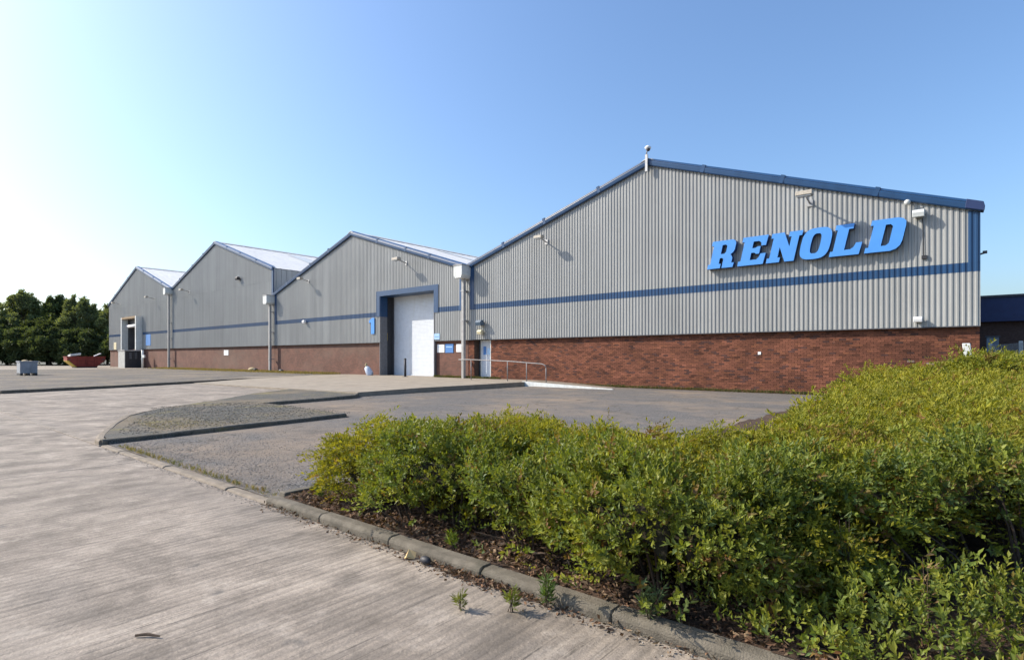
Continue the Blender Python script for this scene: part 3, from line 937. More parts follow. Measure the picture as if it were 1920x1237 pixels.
dock = empty('loading_dock', (-78.1, 20.9, 0.06), "loading dock block, side coloured as shaded and front as sunlit, below the raised doorway", 'dock')
MB().box(-79.5, -76.9, 20.0, YB - 0.13, 0.05, 2.2).build('dock_body', M['dark'], dock)  # body coloured dark to stand in for the shade on its side
MB().box(-79.52, -76.95, 19.93, 19.995, 0.05, 2.15).build('lit_front', plain("lit_dock_concrete", (0.42, 0.42, 0.40), 0.85, 0.2, 3), dock)  # pale front: its sunlit tone is put into the colour
MB().box(-79.6, -76.8, 19.88, YB - 0.13, 2.2, 2.32).build('dock_plate', M['galv'], dock)
for y in (20.4, 21.0):
    MB().box(-76.9, -76.78, y, y + 0.25, 1.2, 2.0).build('rubber_bumper', M['darkgrey'], dock)
gp = empty('guard_post', (-74.6, 21.2, 0.06), "pale steel guard post right of the dark loading dock", 'post')
MB().tube([(-74.6, 21.2, 0.05), (-74.6, 21.2, 2.3)], 0.14, 10).build('post', M['hopper'], gp, smooth=True)
MB().box(-74.45, -73.8, 21.1, 21.25, 1.35, 1.7).build('plate', M['hopper'], gp)

# ------------------------------------------------------------------ lettering
def curve_glyph(name, loops, x0, z0, yfront, depth, shear, mats, parent):
    cu = bpy.data.curves.new(name, 'CURVE'); cu.dimensions = '2D'; cu.fill_mode = 'BOTH'; cu.extrude = depth / 2
    for lp in loops:
        sp = cu.splines.new('POLY'); sp.points.add(len(lp) - 1); sp.use_cyclic_u = True
        for p, (a, b) in zip(sp.points, lp):
            p.co = (a + b * shear, b, 0, 1)
    tmp = bpy.data.objects.new(name, cu); COL.objects.link(tmp)
    dg = bpy.context.evaluated_depsgraph_get()
    me = bpy.data.meshes.new_from_object(tmp.evaluated_get(dg))
    COL.objects.unlink(tmp); bpy.data.objects.remove(tmp)
    o = wloc(parent) if parent else Vector((0, 0, 0))
    me.materials.clear()
    for m_ in mats: me.materials.append(m_)
    for p in me.polygons:
        p.material_index = 0 if p.normal.z > 0.5 else 1
    for v_ in me.vertices:
        x, y, zc = v_.co
        v_.co = (x0 + x - o.x, yfront + depth / 2 - zc - o.y, z0 + y - o.z)
    me.update()
    ob = bpy.data.objects.new(name, me); COL.objects.link(ob); ob.parent = parent
    return ob

def rrect(cx, cy, rx, ry, n=28, p=3.2):
    out = []
    for i in range(n):
        a = 2 * math.pi * i / n
        c, s = math.cos(a), math.sin(a)
        out.append((cx + rx * abs(c) ** (2 / p) * (1 if c >= 0 else -1), cy + ry * abs(s) ** (2 / p) * (1 if s >= 0 else -1)))
    return out
H = 1.17
GL = {
 'R': [[(0, 0), (.55, 0), (.55, .19), (.46, .19), (.46, .43), (.56, .43), (.62, .37), (.62, 0), (1.08, 0), (1.10, .19), (.99, .19), (.99, .40), (.93, .50), (.88, .54), (.98, .64), (1.02, .74), (1.02, 1.0), (.97, 1.11), (.86, 1.17), (0, 1.17), (0, .98), (.09, .98), (.09, .19), (0, .19)],
       [(.46, .60), (.60, .60), (.67, .67), (.67, .92), (.61, .98), (.46, .98)]],
 'E': [[(0, 0), (1.02, 0), (1.04, .44), (.84, .44), (.80, .30), (.72, .21), (.46, .21), (.46, .50), (.58, .50), (.66, .44), (.78, .44), (.78, .74), (.66, .74), (.58, .69), (.46, .69), (.46, .96), (.68, .96), (.78, .88), (.80, .76), (.98, .76), (1.0, 1.17), (0, 1.17), (0, .98), (.09, .98), (.09, .19), (0, .19)]],
 'N': [[(0, 0), (.50, 0), (.50, .19), (.40, .19), (.40, .60), (.70, 0), (1.04, 0), (1.04, .98), (1.14, .98), (1.14, 1.17), (.66, 1.17), (.66, .98), (.76, .98), (.76, .58), (.46, 1.17), (0, 1.17), (0, .98), (.09, .98), (.09, .19), (0, .19)]],
 'O': [rrect(.52, .585, .52, .60), rrect(.52, .585, .165, .38)],
 'L': [[(0, 0), (.98, 0), (1.0, .44), (.80, .44), (.76, .30), (.66, .21), (.46, .21), (.46, .98), (.60, .98), (.60, 1.17), (0, 1.17), (0, .98), (.09, .98), (.09, .19), (0, .19)]],
 'D': [[(0, 0), (.80, 0), (.96, .06), (1.06, .18), (1.09, .34), (1.09, .86), (1.06, 1.02), (.96, 1.12), (.80, 1.17), (0, 1.17), (0, .98), (.09, .98), (.09, .19), (0, .19)],
       [(.47, .21), (.62, .21), (.70, .29), (.70, .88), (.62, .96), (.47, .96)]],
}
sign = empty('company_sign', (-0.25, YF, 5.24), "large raised sky blue slanted lettering RENOLD on the grey gable", 'sign')
for ch, x0 in (('R', -3.86), ('E', -2.58), ('N', -1.44), ('O', -0.26), ('L', 0.84), ('D', 1.99)):
    curve_glyph('letter', GL[ch], x0, 5.23, YF - 0.26, 0.257, 0.22, (M['skyblue'], M['navy']), sign)

one = curve_glyph('number_sign', [[(.22, 0), (.62, 0), (.62, 1.15), (.36, 1.15), (0, .98), (0, .78), (.22, .84)]], -28.66, 3.08, YF - 0.06, 0.055, 0.0, (M['skyblue'], M['navy']), None)
tag(one, "sky blue figure 1 on the cladding left of the roller door", 'sign')
def panel(name, x0, x1, z0, z1, mat, label, y=None, parts=()):
    y = YF if y is None else y
    root = MB().box(x0, x1, y - 0.03, y - 0.002, z0, z1).build(name, mat)
    tag(root, label, 'sign')
    for nm, a, b, c, d_, mt in parts:
        MB().box(a, b, y - 0.034, y - 0.031, c, d_).build(nm, mt, root)
    return root
panel('wall_sign', -21.72, -21.22, 2.54, 2.92, M['palebluesign'], "small pale blue sign on the cladding right of the roller door", parts=[('band', -21.66, -21.28, 2.70, 2.74, M['bluesign'])])
panel('wall_sign', -21.62, -20.95, 1.70, 2.22, M['whitesign'], "white notice on brick nearest the roller door", YB, [('band', -21.56, -21.2, 2.06, 2.10, M['palebluesign'])])
panel('wall_sign', -20.86, -20.14, 1.68, 2.24, M['bluesign'], "blue notice on brick between two white ones", YB, [('band', -20.78, -20.22, 2.02, 2.08, M['palebluesign'])])
panel('wall_sign', -19.86, -19.20, 1.72, 2.22, M['whitesign'], "white notice on brick beside the downpipe", YB)
panel('wall_sign', -53.3, -52.3, 1.6, 2.12, M['whitesign'], "white notice on the brick plinth of the third unit", YB)
panel('wall_sign', -75.6, -73.9, 2.9, 4.28, M['bluesign'], "blue panel on the cladding right of the raised loading door")
panel('wall_sign', -88.7, -87.6, 2.5, 3.5, M['cream'], "cream panel at the foot of the farthest gable")
panel('wall_sign', -1.86, -1.74, 1.5, 1.62, M['whitesign'], "tiny white plate on the nearest brick wall", YB)

# ------------------------------------------------------------------ wall fittings
def floodlight(px, pz, s, label, arm=0.75, group='floodlights on the gables'):
    r = empty('floodlight', (px, YF, pz), label, 'light', group)
    y = YF - arm
    hd = MB()
    hd.xprism([(y - 0.20 * s, pz - 0.02), (y - 0.18 * s, pz + 0.17 * s), (y + 0.12 * s, pz + 0.21 * s), (y + 0.22 * s, pz + 0.10 * s), (y + 0.20 * s, pz - 0.02)], px - 0.34 * s, px + 0.34 * s)
    h = hd.build('lamp_housing', M['fixture'], r, bevel=0.012)
    MB().xprism([(y - 0.17 * s, pz - 0.06), (y + 0.17 * s, pz - 0.06), (y + 0.17 * s, pz - 0.021), (y - 0.17 * s, pz - 0.021)], px - 0.29 * s, px + 0.29 * s).build('lens', M['glass'], h)
    MB().tube([(px, YF - 0.01, pz - 0.12), (px, YF - arm * 0.5, pz - 0.03), (px, y + 0.15 * s, pz + 0.06)], 0.035, 8).build('arm', M['galv'], r, smooth=True)
    MB().box(px - 0.10, px + 0.10, YF - 0.03, YF - 0.002, pz - 0.24, pz + 0.02).build('mount_plate', M['galv'], r)
    return r
floodlight(-12.75, 7.76, 0.72, "floodlight on the lower left slope of the lettered gable", 0.7)
floodlight(0.14, 7.58, 0.85, "large weathered floodlight above the blue letters", 0.95)
floodlight(-36.95, 7.74, 0.75, "floodlight at the left of the roller door gable", 0.8)
floodlight(-24.55, 7.90, 0.85, "floodlight above the roller door", 0.85)
floodlight(-61.6, 8.75, 0.8, "floodlight on the left side of the third gable", 0.9)
floodlight(-85.8, 8.85, 0.8, "floodlight left of the raised loading door", 0.9)
floodlight(-72.6, 8.72, 0.8, "floodlight right of the raised loading door", 0.9)

def small_lamp(px, pz, mat, label, s=1.0, y=None, cat='light'):
    r = empty('wall_lamp', (px, YF, pz), label, cat)
    MB().box(px - 0.09 * s, px + 0.09 * s, YF - 0.05, YF - 0.002, pz - 0.10 * s, pz + 0.10 * s).build('base_plate', M['galv'], r)
    b_ = MB().xprism([(YF - 0.30 * s, pz - 0.10 * s), (YF - 0.34 * s, pz + 0.06 * s), (YF - 0.26 * s, pz + 0.16 * s), (YF - 0.10 * s, pz + 0.16 * s), (YF - 0.06, pz - 0.08 * s)], px - 0.17 * s, px + 0.17 * s)
    b_.build('lamp_body', mat, r, bevel=0.012)
    MB().tube([(px, YF - 0.04, pz), (px, YF - 0.14 * s, pz)], 0.04 * s, 8).build('bracket', M['galv'], r)
    return r
small_lamp(3.62, 6.42, M['hopper'], "small square floodlight near the right corner of the lettered gable", 1.0)
small_lamp(3.60, 2.70, M['white'], "small white lamp at the foot of the cladding near the right corner", 0.75)
small_lamp(-37.4, 4.30, M['white'], "small white lamp just under the stripe of the roller door gable", 0.9)
small_lamp(-49.4, 8.95, M['dark'], "dark wall fitting high on the third gable", 1.2)
small_lamp(-17.5, 3.40, plain("blue_grey_lamp", (0.07, 0.11, 0.16), 0.4, 0.2, 8), "blue grey lamp high above the personnel door", 1.25)
small_lamp(-17.5, 2.86, M['cream'], "cream bulkhead light just above the personnel door", 1.0)
cb = tag(MB().tube([(3.72, YF - 0.012, 6.3), (3.74, YF - 0.012, 5.6), (3.76, YF - 0.012, 4.98)], 0.014, 6).build('power_cable', M['dark']), "thin dark cable hanging down from the small square floodlight", 'cable')
MB().box(3.70, 3.86, YF - 0.06, YF - 0.002, 4.86, 4.98).build('junction_box', M['dark'], cb)
kn = empty('alarm_sounder', (3.3, YF - 0.16, 6.82), "small round pale fitting on the blue barge board near the right corner", 'fitting')
MB().ball((3.3, YF - 0.22, 6.9), 0.10, 0.09, 0.10).build('dome', M['hopper'], kn, smooth=True)
MB().box(3.24, 3.36, YF - 0.16, YF - 0.10, 6.82, 6.98).build('back_plate', M['galv'], kn)
# camera on the ridge
rc = empty('security_camera', (-6.76, YF - 0.1, 10.4), "security camera on a short bracket at the peak of the lettered gable", 'camera')
xm = (EX[0] + EX[1]) / 2
MB().box(xm - 0.06, xm + 0.06, YF - 0.24, YF - 0.155, 10.15, 10.95).build('bracket', M['galv'], rc)
MB().tube([(xm, YF - 0.20, 10.93), (xm + 0.04, YF - 0.26, 11.06), (xm + 0.12, YF - 0.32, 11.12)], 0.03, 8).build('arm', M['galv'], rc, smooth=True)
MB().ball((xm + 0.14, YF - 0.34, 11.20), 0.15, 0.15, 0.10, 12, 8).build('camera_dome', M['white'], rc, smooth=True)
MB().ball((xm + 0.16, YF - 0.36, 11.12), 0.10, 0.10, 0.10, 12, 8).build('lens_dome', M['darkgrey'], rc, smooth=True)
# bracket sticking out of the right-hand side wall
sb = empty('side_bracket', (EX[0], YF + 0.4, 4.95), "small dark bracket sticking out past the right corner of the lettered gable", 'bracket')
MB().tube([(EX[0] - 0.03, YF + 0.4, 4.9), (EX[0] + 0.12, YF + 0.4, 4.94)], 0.03, 8).build('arm', M['darkgrey'], sb)
MB().box(EX[0] + 0.06, EX[0] + 0.18, YF + 0.32, YF + 0.48, 4.92, 5.0).build('head', M['darkgrey'], sb)

# ------------------------------------------------------------------ handrail, bollard, oddments
hr = empty('handrail', (-14.5, 20.1, 0.1), "grey steel handrail along the ramp to the personnel door", 'railing')
pts = [(-17.75, 20.12, 1.26), (-16.9, 20.12, 1.26), (-14.0, 20.12, 1.18), (-11.75, 20.12, 1.05), (-11.55, 20.12, 0.98), (-11.5, 20.12, 0.86)]
MB().tube(pts, 0.028, 8).build('rail', M['railsteel'], hr, smooth=True)
for x, zt_, zb_ in ((-16.75, 1.25, 0.11), (-14.05, 1.18, 0.11), (-12.75, 1.11, 0.10), (-11.5, 0.87, 0.04)):
    MB().tube([(x, 20.12, zb_), (x, 20.12, zt_)], 0.026, 8).build('post', M['railsteel'], hr, smooth=True)
    MB().box(x - 0.09, x + 0.09, 20.06, 20.24, zb_ - 0.01, zb_ + 0.012).build('base_plate', M['railsteel'], hr)
bl = empty('bollard', (-23.6, 21.0, 0.11), "thin black bollard in front of the white roller door", 'bollard')
MB().tube([(-23.6, 21.0, 0.1), (-23.6, 21.0, 1.28)], 0.075, 10).build('post', M['dark'], bl, smooth=True)
MB().ball((-23.6, 21.0, 1.28), 0.085, 0.085, 0.06).build('cap', M['dark'], bl, smooth=True)
MB().box(-23.73, -23.47, 20.87, 21.13, 0.105, 0.14).build('base_plate', M['darkgrey'], bl)
sack_root = empty('leaning_sack', (-28.1, 21.3, 0.11), "pale blue sack leaning by the left jamb of the roller door", 'sack')
sk = MB()
sk.tube([(-27.85, 21.45, 0.10), (-27.95, 21.4, 0.16), (-28.1, 21.35, 0.45), (-28.22, 21.3, 0.66), (-28.26, 21.28, 0.74)], [0.20, 0.26, 0.24, 0.19, 0.06], 10).build('sack_body', M['bag'], sack_root, smooth=True)
MB().tube([(-28.26, 21.28, 0.7), (-28.27, 21.28, 0.84), (-28.24, 21.28, 0.98)], [0.05, 0.10, 0.03], 8).build('sack_neck', M['tan'], sack_root, smooth=True)
# old pallet tub on the verge
tb = empty('pallet_tub', (-47.2, 5.8, 0.1), "grey plastic pallet tub standing alone on the gravel verge", 'tub')
X0, X1, Y0, Y1 = -47.8, -46.6, 5.35, 6.3
m = MB()
for a, b, c, d_ in ((X0, X0 + 0.06, Y0, Y1), (X1 - 0.06, X1, Y0, Y1), (X0 + 0.06, X1 - 0.06, Y0, Y0 + 0.06), (X0 + 0.06, X1 - 0.06, Y1 - 0.06, Y1)):
    m.box(a, b, c, d_, 0.26, 1.05)
m.box(X0 + 0.06, X1 - 0.06, Y0 + 0.06, Y1 - 0.06, 0.26, 0.34)
m.build('tub_wall', M['plasticgrey'], tb)
m = MB()
m.box(X0 - 0.04, X1 + 0.04, Y0 - 0.04, Y0 + 0.02, 1.05, 1.13).box(X0 - 0.04, X1 + 0.04, Y1 - 0.02, Y1 + 0.04, 1.05, 1.13).box(X0 - 0.04, X0 + 0.02, Y0 + 0.02, Y1 - 0.02, 1.05, 1.13).box(X1 - 0.02, X1 + 0.04, Y0 + 0.02, Y1 - 0.02, 1.05, 1.13)
m.build('rim', M['plasticgrey'], tb)
for yy in (Y0, (Y0 + Y1) / 2 - 0.08, Y1 - 0.16):
    MB().box(X0, X1, yy, yy + 0.16, 0.10, 0.26).build('runner', M['dark'], tb)
for q in range(4):
    MB().box(X1, X1 + 0.03, Y0 + 0.08 + q * 0.24, Y0 + 0.14 + q * 0.24, 0.3, 1.0).build('rib', M['plasticgrey'], tb)
MB().ball((-47.2, 5.7, 1.02), 0.4, 0.25, 0.2, 9, 6).ball((-47.1, 6.0, 1.0), 0.35, 0.2, 0.16, 9, 6).build('rubbish', M['tan'], tb)
# red skip
sk_ = empty('waste_skip', (-83.4, 17.2, 0.06), "red waste skip parked before the dark trees", 'skip')
hb = MB()
y0, y1 = 15.3, 19.3
prof = [(y0 + 0.9, 0.18), (y1 - 0.9, 0.18), (y1, 1.0), (y1, 1.42), (y0, 1.42), (y0, 1.0)]
hb.xprism(prof, -84.3, -82.5)
hb.build('skip_body', M['redskip'], sk_, bevel=0.02)
MB().box(-84.36, -82.44, y0 - 0.05, y1 + 0.05, 1.42, 1.52).build('rim', M['redskip'], sk_)
MB().xprism([(y0 - 0.02, 0.96), (y0 + 0.88, 0.14), (y0 + 0.98, 0.16), (y0 + 0.10, 1.02)], -84.32, -82.46).build('end_stripe', M['yellow'], sk_)
for yy in (16.4, 17.3, 18.2):
    MB().box(-82.5, -82.42, yy - 0.05, yy + 0.05, 0.25, 1.42).build('rib', M['redskip'], sk_)
MB().box(-84.2, -82.6, 16.15, 18.45, 0.05, 0.18).build('base_skid', M['darkgrey'], sk_)
for yy in (15.55, 19.05):
    MB().tube([(-82.5, yy, 1.1), (-82.32, yy, 1.1)], 0.07, 8).build('lifting_lug', M['darkgrey'], sk_)
wb = tag(MB().obox((-83.3, 16.2, 1.68), (1, 0, 0.1), 0.7, (0, 1, 0.15), 0.55, (0, 0, 1), 0.14).build('waste_board', M['hopper'], bevel=0.03), "pale grey board lying on top of the red skip", 'board')
wl = tag(MB().obox((-83.2, 18.6, 1.72), (0, 1, 0.5), 0.4, (1, 0, 0), 0.2, (0, -0.5, 1), 0.05).build('waste_offcut', M['white']), "white offcut sticking up from the far end of the red skip", 'board')
# heap against the third unit, stone on the verge
hp_ = empty('rubble_sack', (-45.6, 21.2, 0.1), "tan sack slumped against the brick plinth beside a downpipe", 'sack')
MB().ball((-45.7, 21.3, 0.27), 0.50, 0.33, 0.22, 10, 7).build('sack_body', M['tan'], hp_, smooth=True)
MB().ball((-45.1, 21.35, 0.24), 0.20, 0.22, 0.16, 8, 6).build('sack_mouth', M['dark'], hp_, smooth=True)
tag(MB().ball((-40.6, 21.4, 0.22), 0.24, 0.22, 0.16, 8, 5).build('dark_stone', M['darkgrey']), "dark stone on the verge at the foot of the roller door unit", 'stone')
# litter by the kerb and a stick on the road
wr = MB()
wr.add([(2.11, -0.085, 0.003), (2.175, -0.045, 0.003), (2.16, -0.02, 0.04), (2.12, -0.05, 0.062), (2.085, -0.03, 0.02), (2.14, -0.095, 0.02)], [(0, 1, 3), (1, 2, 3), (0, 3, 4), (0, 5, 3), (5, 1, 3)])
tag(wr.build('food_wrapper', [M['orange']]), "small crumpled pale orange wrapper lying against the road kerb", 'litter')
tag(MB().ball((2.30, -0.06, 0.03), 0.05, 0.03, 0.027, 8, 6).build('drink_can', M['dark'], smooth=True), "crushed dark can beside the orange wrapper", 'litter')
tag(MB().tube([(1.93, -1.62, 0.010), (1.97, -1.58, 0.014), (2.03, -1.545, 0.010)], [0.006, 0.008, 0.004], 6).build('stick', M['bark']), "short dark stick lying on the concrete road", 'stick')

# ------------------------------------------------------------------ right-hand background
nb = empty('low_building', (20, 35, 0), "low navy blue building beyond the right corner, in shade", 'building')
MB().box(5.35, 45, 35.0, 50, -0.14, 3.2).build('wall', M['darkbrick'], nb)
MB().box(5.33, 45.2, 34.6, 50.2, 3.2, 4.42).build('fascia', M['navyclad'], nb)
for q in range(5):
    MB().box(8.5 + q * 5, 11.0 + q * 5, 34.97, 35.0 - 0.002, 1.0, 2.4).build('window', M['glass'], nb)
MB().box(5.2, 45.4, 34.5, 50.4, 4.42, 4.52).build('roof', M['darkgrey'], nb)
ac = empty('meter_cabinet', (6.05, 33.2, 0), "grey blue cabinet against the low navy building", 'cabinet')
MB().box(5.6, 6.05, 32.9, 33.5, 0.1, 2.35).build('cabinet_body', plain("cabinet_grey", (0.22, 0.27, 0.33), 0.5), ac)
MB().box(5.55, 6.1, 32.85, 33.55, 2.35, 2.42).build('cabinet_lid', M['darkgrey'], ac)
MB().box(5.65, 6.0, 32.95, 33.45, -0.14, 0.1).build('plinth', M['kerb'], ac)
fn = empty('wire_fence', (6.3, 29, -0.1), "wire fence on concrete posts running back beside the right corner", 'fence')
for x, y in ((6.95, 23.8), (6.52, 26.6), (5.72, 31.6)):
    MB().box(x - 0.06, x + 0.06, y - 0.06, y + 0.06, -0.14, 2.02).build('post', M['hopper'], fn, bevel=0.01)
wm = MB()
P0 = Vector((6.95, 23.8, 0)); P1 = Vector((5.72, 31.6, 0))
for z_ in np.arange(0.1, 1.95, 0.1):
    wm.tube([P0 + Vector((0, 0, z_)), P1 + Vector((0, 0, z_))], 0.004, 4)
for t in np.arange(0, 1, 0.012):
    p = P0.lerp(P1, float(t)); wm.tube([p + Vector((0, 0, 0.05)), p + Vector((0, 0, 1.95))], 0.004, 4)
wm.build('wire_mesh', M['galv'], fn)
sp = MB().obox((5.02, 19.6, 1.0), (1, 0, 0), 0.10, (0, 1, 0.05), 0.07, (-0.10, 0, 1), 0.82)
tag(sp.build('fence_post', M['hopper'], bevel=0.015), "short pale leaning post rising from shrubs before the brick corner", 'post')

# ------------------------------------------------------------------ foliage
def unit_v(a):
    return a / np.maximum(np.linalg.norm(a, axis=1, keepdims=True), 1e-9)

def sprigs(base, direc, length, nleaf, llen, lwid, ang, tone, r, droop=0.0, tipbright=None):
    """each sprig: nleaf diamond leaves set round a shoot; returns V, F, C"""
    n = len(base)
    d = unit_v(direc)
    ref = np.where(np.abs(d[:, 2:3]) > 0.9, np.array([[1.0, 0, 0]]), np.array([[0, 0, 1.0]]))
    u = unit_v(np.cross(d, ref)); w = np.cross(d, u)
    Vs = []; Cs = []
    sc = r.uniform(0.6, 1.35, n)
    for k in range(nleaf):
        t = (k + 0.6) / nleaf
        phi = k * 2.4 + r.uniform(0, 6.28, n) * 0.25 + (np.arange(n) % 7)
        a = ang * (1.1 - 0.55 * t) + r.normal(0, 0.15, n)
        if k == nleaf - 1: a = a * 0.25
        side = u * np.cos(phi)[:, None] + w * np.sin(phi)[:, None]
        p = base + d * (length * t)[:, None]
        p[:, 2] -= droop * t * t * length
        ax = unit_v(d * np.cos(a)[:, None] + side * np.sin(a)[:, None])
        b = unit_v(np.cross(ax, d) + r.normal(0, 0.25, (n, 3)))
        nn = np.cross(b, ax)
        l = llen * (sc * r.uniform(0.75, 1.2, n))[:, None]; wd = lwid * (sc * r.uniform(0.75, 1.2, n))[:, None]
        Vs.append(np.stack([p, p + ax * l * 0.5 + b * wd * 0.5 + nn * wd * 0.18, p + ax * l, p + ax * l * 0.5 - b * wd * 0.5 + nn * wd * 0.18], 1))
        c = tone * r.uniform(0.8, 1.2, (n, 1))
        if tipbright is not None:
            c = c * (1 - t * 0.5) + tipbright * (t * 0.5)
        Cs.append(np.repeat(c[:, None, :], 4, 1))
    V = np.concatenate(Vs).reshape(-1, 3); C = np.concatenate(Cs).reshape(-1, 3)
    F = np.arange(len(V)).reshape(-1, 4)
    return V, F, C

def lump(x, y, s=1.0, ph=0.0):
    return (np.sin(x * 5.1 * s + 1.3 + ph) * np.sin(y * 4.3 * s + 0.7 - ph) + 0.6 * np.sin(x * 9.7 * s - y * 7.1 * s + ph * 2) + 0.5 * np.sin(x * 2.3 * s + y * 3.1 * s + ph)) / 2.1

def edge(d, w):
    q = np.clip(d / w, 0, 1)
    return np.sqrt(np.clip(q * (2 - q), 0, 1))

def sample(x0, x1, y0, y1, hf, dens, r, K=5.0):
    n = int((x1 - x0) * (y1 - y0) * dens * K)
    x = r.uniform(x0, x1, n); y = r.uniform(y0, y1, n)
    e = 0.02
    h = hf(x, y)
    gx = (hf(x + e, y) - hf(x - e, y)) / (2 * e); gy = (hf(x, y + e) - hf(x, y - e)) / (2 * e)
    g = np.sqrt(1 + gx * gx + gy * gy)
    ok = (r.random(n) < g / K) & (h > 0.06)
    x, y, h, gx, gy = x[ok], y[ok], h[ok], gx[ok], gy[ok]
    nm = unit_v(np.stack([-gx, -gy, np.ones_like(gx)], 1))
    return x, y, h, nm

def pick(r, n, cols, w):
    idx = r.choice(len(cols), n, p=np.array(w) / sum(w))
    return np.array(cols)[idx] * r.uniform(0.8, 1.2, (n, 1))

BROAD = [(0.075, 0.135, 0.022), (0.05, 0.105, 0.022), (0.12, 0.175, 0.025), (0.05, 0.10, 0.04), (0.16, 0.07, 0.03)]
BROADW = [4, 4, 2.2, 1.2, 0.5]
JUN = [(0.17, 0.20, 0.022), (0.12, 0.165, 0.02), (0.23, 0.23, 0.025), (0.08, 0.125, 0.022), (0.18, 0.085, 0.03)]
JUNW = [4, 3.5, 2, 1.5, 0.45]


def worley(x, y, cell, seed=0):
    """distance to the nearest of jittered clump centres, in cells"""
    gx, gy = np.floor(x / cell), np.floor(y / cell)
    best = np.full(x.shape, 9.0)
    for i in (-1, 0, 1):
        for j in (-1, 0, 1):
            cx_, cy_ = gx + i, gy + j
            h1 = np.sin(cx_ * 127.1 + cy_ * 311.7 + seed * 17.3) * 43758.5453
            h2 = np.sin(cx_ * 269.5 + cy_ * 183.3 + seed * 9.7) * 24634.6345
            px, py = (cx_ + h1 - np.floor(h1)) * cell, (cy_ + h2 - np.floor(h2)) * cell
            best = np.minimum(best, np.hypot(x - px, y - py) / cell)
    return best

def clumpy(x, y, cell=0.34, seed=0, deep=0.30):
    a = np.clip(1 - worley(x, y, cell, seed), 0, 1)
    b_ = np.clip(1 - worley(x, y, cell * 0.42, seed + 5), 0, 1)
    return (1 - deep) + deep * (0.72 * np.sqrt(a) + 0.28 * np.sqrt(b_)) * 1.25

